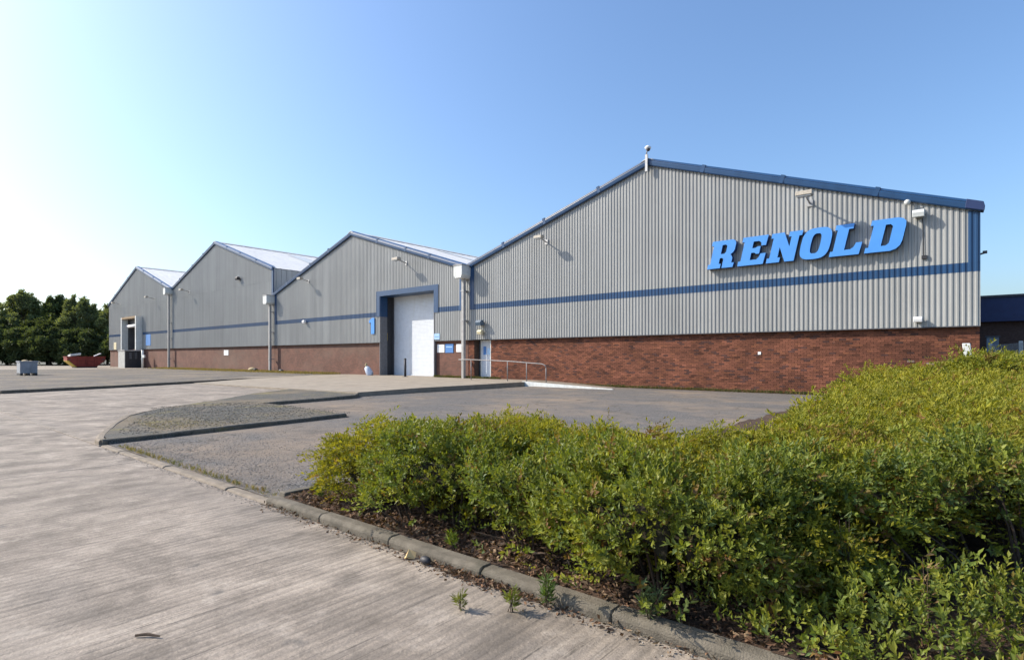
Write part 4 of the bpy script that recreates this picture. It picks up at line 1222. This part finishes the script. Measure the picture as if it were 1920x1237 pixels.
def shrub(name, label, kind, box, hf, dens, seed, z0=0.06, group=None, size=1.0, stems=10, cat='shrub', bare=0.0, cols=None, wts=None, bulge=1.0):
    r = np.random.default_rng(seed)
    x0, x1, y0, y1 = box
    root = empty(name, ((x0 + x1) / 2, (y0 + y1) / 2, z0), label, cat, group)
    x, y, h, nm = sample(x0, x1, y0, y1, hf, dens, r)
    n = len(x)
    dep = np.abs(r.normal(0, 0.035, n)) * size + (r.random(n) < 0.22) * r.uniform(0.04, 0.2, n)
    base = np.stack([x, y, h + z0], 1) - nm * dep[:, None]
    base[:, 2] = np.maximum(base[:, 2], z0 + 0.02)
    if bare:
        ok = (base[:, 2] - z0 > bare * (1 + 0.5 * lump(x * 1.2, y * 1.2))) | (r.random(n) < 0.10)
        x, y, h, nm, base = x[ok], y[ok], h[ok], nm[ok], base[ok]; n = len(x)
    # leaf masses bulge out and draw back, with open crevices between them
    wq = worley(base[:, 0] + base[:, 2] * 0.8, base[:, 2] * 1.1 + base[:, 1] * 0.8, 0.30 * bulge, seed)
    base = base + nm * ((0.40 - wq) * 0.34 * bulge)[:, None]
    ok = (wq < 0.56) | (r.random(n) < 0.25)
    ok &= base[:, 2] > z0 + 0.01
    x, y, h, nm, base = x[ok], y[ok], h[ok], nm[ok], base[ok]; n = len(x)
    dead = (lump(x * 0.8 + 3, y * 0.8 + base[:, 2], 0.9, seed * 1.7) > 0.52) & (r.random(n) < 0.38)
    # neighbouring shoots share a hue: patches of older and younger growth
    patch = 0.5 + 0.5 * lump(x * 0.9, y * 0.9, 1.0, seed) + r.normal(0, 0.25, n)
    if kind == 'broad':
        di = unit_v(nm * 0.6 + np.array([[0, 0, 0.45]]) + r.normal(0, 0.45, (n, 3)))
        tone = pick(r, n, cols or BROAD, wts or BROADW)
        tone = tone * (0.85 + 0.35 * patch.clip(0, 1))[:, None]
        tone[dead] = pick(r, int(dead.sum()), [(0.20, 0.10, 0.045), (0.15, 0.085, 0.04), (0.24, 0.16, 0.07)], [2, 2, 1])
        V, F, C = sprigs(base, di, r.uniform(0.07, 0.16, n) * size, 9, 0.033 * size, 0.019 * size, 1.0, tone, r, 0.1, np.array([[0.20, 0.225, 0.035]]))
        mt = M['leaf']
    else:
        a = lump(x * 0.7, y * 0.7, 0.8, seed) * 3.5 + r.normal(0, 0.8, n)
        lead = np.stack([np.cos(a), np.sin(a), r.uniform(-0.1, 0.55, n)], 1)
        di = unit_v(nm * 0.45 + lead * 0.75 + r.normal(0, 0.22, (n, 3)))
        L = r.uniform(0.10, 0.24, n) * size
        long_ = r.random(n) < 0.05
        L[long_] *= 1.6; di[long_] = unit_v(di[long_] + np.array([[0, 0, 0.6]]))
        tone = pick(r, n, cols or JUN, wts or JUNW)
        tone = tone * (0.8 + 0.4 * patch.clip(0, 1))[:, None]
        tone[dead] = pick(r, int(dead.sum()), [(0.20, 0.10, 0.045), (0.15, 0.085, 0.04), (0.24, 0.16, 0.07)], [2, 2, 1])
        V, F, C = sprigs(base, di, L, 13, 0.034 * size, 0.0155 * size, 0.95, tone, r, 0.35, np.array([[0.33, 0.30, 0.032]]))
        mt = M['needle']
    big_mesh('foliage', V, F, mt, root, C)
    # dark core sheet added under the leaves to block light and darken crevices
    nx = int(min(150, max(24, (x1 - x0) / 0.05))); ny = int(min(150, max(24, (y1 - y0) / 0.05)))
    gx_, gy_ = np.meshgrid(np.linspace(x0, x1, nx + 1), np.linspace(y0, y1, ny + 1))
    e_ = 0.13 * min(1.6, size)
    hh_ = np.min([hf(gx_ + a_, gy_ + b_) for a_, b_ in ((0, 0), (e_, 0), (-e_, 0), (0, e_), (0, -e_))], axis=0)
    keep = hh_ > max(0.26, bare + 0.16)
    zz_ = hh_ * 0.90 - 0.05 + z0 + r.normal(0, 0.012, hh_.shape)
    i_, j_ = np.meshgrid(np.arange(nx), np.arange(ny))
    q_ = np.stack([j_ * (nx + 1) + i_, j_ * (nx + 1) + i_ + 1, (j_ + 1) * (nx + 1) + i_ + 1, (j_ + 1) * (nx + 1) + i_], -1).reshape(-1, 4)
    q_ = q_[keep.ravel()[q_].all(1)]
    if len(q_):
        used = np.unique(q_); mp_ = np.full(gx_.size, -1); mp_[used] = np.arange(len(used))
        big_mesh('light_block_core', np.stack([gx_.ravel(), gy_.ravel(), zz_.ravel()], 1)[used], mp_[q_], M['shrubcore'], root)
    if stems:
        sm = MB()
        for q in range(stems):
            i = r.integers(0, n)
            bx_, by_ = x[i], y[i]
            cx_, cy_ = (x0 + x1) / 2, (y0 + y1) / 2
            gx_, gy_ = bx_ + (cx_ - bx_) * 0.35 + r.normal(0, 0.05), by_ + (cy_ - by_) * 0.25 + 0.05
            tip = (bx_, by_, h[i] * 0.92 + z0)
            mid = ((gx_ + bx_) / 2 + r.normal(0, 0.04), (gy_ + by_) / 2 + r.normal(0, 0.04), h[i] * 0.55 + z0)
            sm.tube([(gx_, gy_, z0 - 0.05), mid, tip], [0.010, 0.007, 0.003], 5)
        tag(sm.build('stems', M['bark'], root), kind='stuff')
    return root

BROAD = [(0.195, 0.235, 0.036), (0.13, 0.18, 0.034), (0.27, 0.28, 0.042), (0.10, 0.15, 0.055), (0.23, 0.11, 0.05)]
BROADW = [4, 3.2, 3, 1.0, 0.5]
JUN = [(0.285, 0.28, 0.034), (0.20, 0.225, 0.03), (0.36, 0.325, 0.04), (0.12, 0.155, 0.03), (0.26, 0.135, 0.05)]
JUNW = [4, 3.2, 2.4, 1.3, 0.5]
MIX = [(0.23, 0.25, 0.034), (0.165, 0.20, 0.032), (0.30, 0.29, 0.04), (0.26, 0.13, 0.055)]
MIXW = [4, 3, 2.5, 0.9]

def ell(cx, cy, rx, ry, hgt, w=0.6, ph=0.0, amp=0.14, deep=0.34, cell=0.36):
    def hf(x, y):
        d = 1 - np.sqrt(((x - cx) / rx) ** 2 + ((y - cy) / ry) ** 2) + 0.16 * lump(x * 1.3, y * 1.3, 1.0, ph)
        return hgt * edge(d, w) * (1 + amp * lump(x, y, 1.0, ph + 1)) * clumpy(x, y, cell, int(ph * 7), deep)
    return hf
GB = 'leafy shrubs along the kerb'
shrub('evergreen_shrub', "small yellow green evergreen with spiky shoots at the tip of the planting bed", 'jun', (0.05, 1.5, 0.1, 1.7), ell(0.74, 0.84, 0.62, 0.64, 0.58, 0.5, 0.3), 1000, 11, stems=14, bare=0.10)
shrub('leafy_shrub', "pale green leafy shrub next to the spiky evergreen at the bed tip", 'broad', (0.95, 2.5, 0.04, 1.6), ell(1.70, 0.70, 0.74, 0.64, 0.60, 0.42, 1.1), 1200, 12, stems=30, group=GB, bare=0.20)
shrub('leafy_shrub', "dark green leafy shrub with bare stems showing at its foot", 'broad', (1.9, 3.6, 0.06, 1.7), ell(2.72, 0.70, 0.76, 0.58, 0.60, 0.40, 2.2), 1200, 13, stems=60, group=GB, bare=0.34, cols=BROAD, wts=[3, 4, 2, 1.5, 0.8])
shrub('leafy_shrub', "bright green bulging leafy shrub reaching over the kerb near the camera", 'broad', (2.8, 4.8, -0.06, 1.7), ell(3.66, 0.60, 0.86, 0.64, 0.60, 0.42, 3.1), 1400, 14, stems=30, group=GB, bare=0.16, cols=BROAD, wts=[4, 2, 4, 0.8, 0.6])
def shade_hf(x, y):
    fl = 0.50 + 0.95 * (x - 4.15) + 0.10 * lump(x * 1.4, y * 1.4)
    d = np.minimum(np.minimum(x - 3.9, 7.4 - x), np.minimum((y - fl) * 0.75, (fl + 1.0 - y)))
    return 0.68 * edge(d, 0.16) * (1 + 0.1 * lump(x, y, 1.0, 2.0)) * clumpy(x, y, 0.36, 21, 0.25)
shrub('leafy_shrub', "dark leafy shrub in its own shade at the lower right, receding from the kerb", 'broad', (3.9, 7.4, 0.3, 4.2), shade_hf, 1200, 15, stems=60, group=GB, bare=0.40, cols=BROAD, wts=[3, 4, 1.5, 1.5, 0.8])
shrub('low_shrub', "low leafy plants spilling over the kerb at the bottom right", 'broad', (3.8, 7.0, -0.04, 1.7), ell(5.25, 0.58, 1.5, 0.66, 0.20, 0.6, 5.0, 0.3, 0.5), 620, 16, stems=10)
def back_row(x, y):
    d = np.minimum(np.minimum(x - 0.9, 4.6 - x), np.minimum(y - 0.62, 2.25 + 0.2 * lump(x, y, 0.7) - y))
    return 0.62 * edge(d, 0.40) * (1 + 0.09 * lump(x, y, 0.9, 0.4)) * clumpy(x, y, 0.40, 3, 0.22)
shrub('evergreen_shrub', "feathery yellow green evergreen topping the front row of the bed", 'jun', (0.9, 4.6, 0.62, 2.5), back_row, 1050, 17, stems=0)
def front_line(x):
    return 0.50 + 0.95 * (x - 4.15)
def mass_left(y):
    return 3.55 - (y - 2.2) * 0.06 + 0.35 * np.sin(y * 0.9) * np.clip(y / 12, 0, 1)
def mass(x, y):
    d = np.minimum(np.minimum(x - mass_left(y) + 0.2 * lump(x, y, 0.5), 11.5 - x), np.minimum(np.where(x > 4.0, (y - front_line(x) - 0.25) * 0.75, y - 1.15), 20.3 - y))
    hh = 0.655 + 0.004 * y + 0.014 * np.clip(y - 12, 0, 9) + 0.02 * np.clip(x - 4.5, 0, 2) * np.clip((y - 3) / 6, 0, 1)
    return hh * edge(d, 0.5) * (1 + 0.06 * lump(x, y, 0.8, 0.9) + 0.06 * lump(x, y, 0.25, 2.0)) * clumpy(x, y, 0.46, 8, 0.21)
GM = 'evergreen mass on the right'
shrub('evergreen_hedge', "near end of the wide yellow green evergreen mass, just behind the front row", 'jun', (3.0, 8.6, 1.15, 4.2), mass, 1000, 18, stems=0, group=GM, size=1.05, bare=0.3, cols=MIX, wts=MIXW)
shrub('evergreen_hedge', "middle stretch of the wide evergreen mass between car park and right edge", 'jun', (2.6, 10.5, 4.15, 9.5), mass, 340, 19, stems=0, group=GM, size=1.6)
shrub('evergreen_hedge', "far end of the evergreen mass below the nearest brick wall", 'jun', (1.5, 11.5, 9.4, 20.3), mass, 140, 20, stems=0, group=GM, size=2.3)
shrub('tall_shrub', "taller wispy green shrub in front of the right brick corner", 'jun', (3.9, 7.8, 14.2, 19.8), ell(5.5, 17.2, 1.35, 2.0, 1.16, 0.7, 0.7, 0.25), 190, 21, stems=8, size=2.6, cols=BROAD, wts=BROADW)
shrub('tall_shrub', "rounded green shrub at the right edge below the fence post", 'broad', (5.6, 9.2, 10.3, 15.2), ell(7.6, 12.8, 1.5, 2.1, 0.86, 0.7, 1.9, 0.2), 210, 22, stems=8, size=1.9, cols=JUN, wts=JUNW)

# weeds: upright stalks
def weed(x, y, h, label, seed, tone, n=8, lean=0.25, z=0.0):
    r = np.random.default_rng(seed)
    root = empty('weed', (x, y, z), label, 'weed', 'weeds along the kerb')
    st = MB(); B = []; D = []
    for q in range(n):
        a = r.uniform(0, 6.28); hh = h * r.uniform(0.55, 1.0)
        tx, ty = x + math.cos(a) * hh * lean * r.random(), y + math.sin(a) * hh * lean * r.random()
        st.tube([(x + r.normal(0, 0.01), y + r.normal(0, 0.01), z - 0.01), ((x + tx) / 2, (y + ty) / 2, z + hh * 0.5), (tx, ty, z + hh)], [0.003, 0.0025, 0.001], 4)
        for t in np.linspace(0.2, 1.0, 7):
            B.append((x + (tx - x) * t, y + (ty - y) * t, z + hh * t)); D.append((math.cos(a + t * 9), math.sin(a + t * 9), 0.9))
    B = np.array(B); D = np.array(D)
    V, F, C = sprigs(B, D, np.full(len(B), 0.03), 3, 0.045, 0.010, 0.8, np.tile(np.array([tone]), (len(B), 1)), r)
    st.build('stalks', M['bark'], root)
    big_mesh('leaves', V, F, M['leaf'], root, C)
    return root
weed(3.30, -0.06, 0.18, "leafy weed growing from the gutter before the kerb", 41, (0.10, 0.16, 0.04), 7)
weed(3.18, -0.22, 0.12, "yellowish weed standing on the road just off the kerb", 42, (0.16, 0.19, 0.04), 5)
weed(2.95, -0.38, 0.10, "thin pale weed at the bottom edge of the road", 43, (0.17, 0.19, 0.05), 4)
weed(3.85, 0.06, 0.20, "grey green weed drooping over the kerb top at the bottom", 44, (0.12, 0.17, 0.07), 10, 0.6, 0.05)
weed(4.62, 0.75, 0.62, "tall pale green weed standing before the shaded shrub", 45, (0.15, 0.20, 0.08), 5, 0.12, 0.06)
weed(4.95, 0.62, 0.46, "withered buff stalk beside the tall pale weed", 46, (0.30, 0.20, 0.10), 3, 0.12, 0.06)
weed(0.42, 0.30, 0.14, "small weed in the corner of the planting bed", 47, (0.11, 0.16, 0.03), 6, 0.5, 0.06)
weed(2.34, 0.16, 0.10, "bright little weed on the bed edge above the wrapper", 48, (0.16, 0.22, 0.03), 5, 0.6, 0.06)

# leaf litter in the bed and gutter: uncountable
def scatter_leaves(name, label, n, xf, yf, zf, size, cols, w, seed, mat='litterleaf'):
    r = np.random.default_rng(seed)
    x, y = xf(r, n), yf(r, n)
    B = np.stack([x, y, zf(x, y) + r.uniform(0.003, 0.02, n)], 1)
    D = unit_v(np.stack([r.normal(0, 1, n), r.normal(0, 1, n), r.normal(0.1, 0.3, n)], 1))
    V, F, C = sprigs(B, D, np.full(n, 0.005), 1, size, size * 0.55, 0.2, pick(r, n, cols, w), r)
    return tag(big_mesh(name, V, F, M[mat], None, C), label, 'leaf litter', kind='stuff')
LIT = [(0.17, 0.095, 0.055), (0.12, 0.07, 0.045), (0.25, 0.175, 0.11), (0.08, 0.055, 0.04)]
scatter_leaves('leaf_litter', "brown dead leaves covering the soil of the planting bed", 9000, lambda r, n: r.uniform(0.15, 7, n), lambda r, n: np.abs(r.normal(0.14, 0.35, n)) + 0.13, soil_z, 0.04, LIT, [4, 3, 2, 2], 31)
scatter_leaves('gutter_leaves', "reddish dead leaves gathered in the gutter by the kerb", 1500, lambda r, n: np.where(r.random(n) < 0.5, r.normal(2.75, 0.25, n), r.uniform(0, 6, n)), lambda r, n: -np.abs(r.normal(0, 0.05, n)) - 0.005, lambda x, y: np.zeros_like(x), 0.028, LIT, [4, 3, 1, 3], 32)

def stones(name, label, n, xf, yf, zf, s0, s1, cols, w, seed):
    r = np.random.default_rng(seed)
    x, y = xf(r, n), yf(r, n)
    s = s0 * (s1 / s0) ** r.random(n)
    oct_ = np.array([(1, 0, 0), (0, 1, 0), (-1, 0, 0), (0, -1, 0), (0, 0, 0.42), (0, 0, -0.5)], float)
    V = oct_[None] * s[:, None, None] * r.uniform(0.6, 1.3, (n, 6, 1))
    a = r.uniform(0, 6.28, n); c, si = np.cos(a)[:, None], np.sin(a)[:, None]
    V = np.stack([V[:, :, 0] * c - V[:, :, 1] * si, V[:, :, 0] * si + V[:, :, 1] * c, V[:, :, 2]], 2)
    V[:, :, 0] += x[:, None]; V[:, :, 1] += y[:, None]; V[:, :, 2] += (zf(x, y) + s * 0.28)[:, None]
    tri = np.array([(0, 1, 4), (1, 2, 4), (2, 3, 4), (3, 0, 4), (1, 0, 5), (2, 1, 5), (3, 2, 5), (0, 3, 5)])
    F = (np.arange(n)[:, None, None] * 6 + tri[None]).reshape(-1, 3)
    C = np.repeat(pick(r, n, cols, w), 6, 0)
    return tag(big_mesh(name, V.reshape(-1, 3), F, M['stone'], None, C), label, 'gravel', kind='stuff')
GR = [(0.19, 0.185, 0.18), (0.26, 0.245, 0.23), (0.13, 0.125, 0.12), (0.23, 0.185, 0.14)]
stones('loose_gravel', "loose grey gravel strewn over the near corner of the car park", 12000, lambda r, n: -5.3 + 6.4 * r.random(n) ** 0.8, lambda r, n: 0.16 + np.abs(r.gamma(1.2, 1.3, n)), lambda x, y: 0.004 + lot_z(x, y), 0.0035, 0.011, GR, [4, 1, 3, 1.5], 33)
stones('island_gravel', "dark loose gravel spread over the tarmac island", 7000, lambda r, n: r.uniform(-11.5, -5.6, n), lambda r, n: r.uniform(0.5, 5.2, n), lambda x, y: np.where((x > -5.62 - 0.12 * y) | (y < 0.42 + 0.42 * (-6.2 - x)), -0.3, 0.07), 0.006, 0.02, [(0.10, 0.098, 0.09), (0.16, 0.15, 0.13), (0.20, 0.165, 0.11)], [4, 3, 1.5], 39)
stones('gutter_grit', "grit lying in the gutter along the kerb", 1300, lambda r, n: r.uniform(-5, 5, n), lambda r, n: -np.abs(r.normal(0, 0.05, n)) - 0.01, lambda x, y: np.zeros_like(x), 0.003, 0.009, GR, [3, 2, 2, 4], 34)

# dry grass and weeds at kerbs and wall feet
def tufts(name, label, n, xf, yf, zf, hgt, cols, w, seed):
    r = np.random.default_rng(seed)
    x, y = xf(r, n), yf(r, n)
    B = np.stack([x, y, zf(x, y)], 1)
    D = unit_v(np.stack([r.normal(0, 0.45, n), r.normal(0, 0.45, n), np.ones(n)], 1))
    V, F, C = sprigs(B, D, np.full(n, 0.01), 3, hgt, hgt * 0.10, 0.5, pick(r, n, cols, w), r)
    return tag(big_mesh(name, V, F, M['needle'], None, C), label, 'grass', kind='stuff')
DRY = [(0.26, 0.19, 0.08), (0.17, 0.16, 0.05), (0.12, 0.14, 0.04), (0.30, 0.24, 0.12)]
tufts('verge_grass', "dry straw coloured grass along the foot of the far units", 9000, lambda r, n: r.uniform(-68, -32, n), lambda r, n: 21.8 - np.abs(r.normal(0, 0.9, n)), lambda x, y: np.full_like(x, 0.1), 0.16, DRY, [4, 2, 1, 3], 35)
tufts('island_grass', "dry mossy grass patch at the tip of the tarmac island", 1700, lambda r, n: -6.1 - r.gamma(1.5, 0.8, n).clip(0, 4.2), lambda r, n: 1.1 + np.abs(r.normal(0, 0.9, n)), lambda x, y: np.where((x > -5.45 - 0.12 * y) | (y < 0.35 + 0.30 * (-6.4 - x)), -0.2, 0.07), 0.022, DRY, [3, 3, 2, 2], 36)
tufts('kerb_grass', "thin grass tufts along the dropped kerb", 500, lambda r, n: -5 + 5 * r.random(n), lambda r, n: 0.14 + np.abs(r.normal(0, 0.05, n)), lambda x, y: np.full_like(x, 0.005), 0.05, DRY, [3, 3, 3, 1], 37)
tufts('wall_weeds', "weeds growing along the foot of the nearest brick wall", 3500, lambda r, n: np.where(r.random(n) < 0.4, r.uniform(-21.6, -16, n), r.uniform(-11, 2, n)), lambda r, n: 21.85 - np.abs(r.normal(0, 0.12, n)), lambda x, y: np.where(x < -12.9, 0.115, -0.096), 0.14, [(0.07, 0.10, 0.03), (0.13, 0.12, 0.05), (0.2, 0.15, 0.07)], [3, 2, 1], 38)

# ------------------------------------------------------------------ trees at the far left
def tree(x, y, h, rw, label, seed, dark):
    r = np.random.default_rng(seed)
    root = empty('broadleaf_tree', (x, y, 0), label, 'tree', 'trees beyond the yard')
    tr = MB()
    tr.tube([(x, y, -0.2), (x + r.normal(0, 0.15), y, h * 0.3), (x + r.normal(0, 0.3), y + r.normal(0, 0.3), h * 0.75)], [0.26, 0.18, 0.05], 7)
    cl = []
    nc = 95
    for q in range(nc):
        t = r.random() ** 0.8
        zc = h * (0.10 + 0.84 * t)
        rad = rw * math.sqrt(max(0.05, 1 - ((t - 0.42) / 0.62) ** 2)) * math.sqrt(r.random())
        a = r.uniform(0, 6.28)
        c = (x + math.cos(a) * rad, y + math.sin(a) * rad, zc)
        cl.append((c, r.uniform(0.6, 1.15) * (1 - 0.35 * t)))
        if q % 3 == 0:
            tr.tube([(x, y, zc * 0.55), ((x + c[0]) / 2, (y + c[1]) / 2, zc * 0.8), c], [0.08, 0.05, 0.015], 5)
    for q in range(9):
        a = r.uniform(0, 6.28); rr = rw * 0.75 * r.random()
        zt0 = h * (1.02 - 0.30 * (rr / rw) ** 2) + r.uniform(-0.5, 0.3)
        for e in range(4):
            cl.append(((x + math.cos(a) * rr, y + math.sin(a) * rr, zt0 - e * 0.6), 0.22 + 0.16 * e))
    tr.build('trunk', M['bark'], root)
    B = []; T = []
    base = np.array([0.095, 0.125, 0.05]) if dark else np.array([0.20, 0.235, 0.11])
    for (c, s) in cl:
        n = int(130 * s)
        p = unit_v(r.normal(0, 1, (n, 3))) * (r.random((n, 1)) ** 0.5) * s * np.array([[1, 1, 0.8]])
        B.append(p + np.array([c])); T.append(np.tile(base * r.uniform(0.75, 1.3), (n, 1)))
    B = np.concatenate(B); T = np.concatenate(T); n = len(B)
    B[:, 2] = np.maximum(B[:, 2], 0.2)
    D = unit_v(r.normal(0, 1, (n, 3)) + np.array([[0, 0, 0.5]]))
    V, F, C = sprigs(B, D, np.full(n, 0.25), 3, 0.34, 0.20, 0.9, T, r)
    big_mesh('crown', V, F, M['treeleaf'], root, C)
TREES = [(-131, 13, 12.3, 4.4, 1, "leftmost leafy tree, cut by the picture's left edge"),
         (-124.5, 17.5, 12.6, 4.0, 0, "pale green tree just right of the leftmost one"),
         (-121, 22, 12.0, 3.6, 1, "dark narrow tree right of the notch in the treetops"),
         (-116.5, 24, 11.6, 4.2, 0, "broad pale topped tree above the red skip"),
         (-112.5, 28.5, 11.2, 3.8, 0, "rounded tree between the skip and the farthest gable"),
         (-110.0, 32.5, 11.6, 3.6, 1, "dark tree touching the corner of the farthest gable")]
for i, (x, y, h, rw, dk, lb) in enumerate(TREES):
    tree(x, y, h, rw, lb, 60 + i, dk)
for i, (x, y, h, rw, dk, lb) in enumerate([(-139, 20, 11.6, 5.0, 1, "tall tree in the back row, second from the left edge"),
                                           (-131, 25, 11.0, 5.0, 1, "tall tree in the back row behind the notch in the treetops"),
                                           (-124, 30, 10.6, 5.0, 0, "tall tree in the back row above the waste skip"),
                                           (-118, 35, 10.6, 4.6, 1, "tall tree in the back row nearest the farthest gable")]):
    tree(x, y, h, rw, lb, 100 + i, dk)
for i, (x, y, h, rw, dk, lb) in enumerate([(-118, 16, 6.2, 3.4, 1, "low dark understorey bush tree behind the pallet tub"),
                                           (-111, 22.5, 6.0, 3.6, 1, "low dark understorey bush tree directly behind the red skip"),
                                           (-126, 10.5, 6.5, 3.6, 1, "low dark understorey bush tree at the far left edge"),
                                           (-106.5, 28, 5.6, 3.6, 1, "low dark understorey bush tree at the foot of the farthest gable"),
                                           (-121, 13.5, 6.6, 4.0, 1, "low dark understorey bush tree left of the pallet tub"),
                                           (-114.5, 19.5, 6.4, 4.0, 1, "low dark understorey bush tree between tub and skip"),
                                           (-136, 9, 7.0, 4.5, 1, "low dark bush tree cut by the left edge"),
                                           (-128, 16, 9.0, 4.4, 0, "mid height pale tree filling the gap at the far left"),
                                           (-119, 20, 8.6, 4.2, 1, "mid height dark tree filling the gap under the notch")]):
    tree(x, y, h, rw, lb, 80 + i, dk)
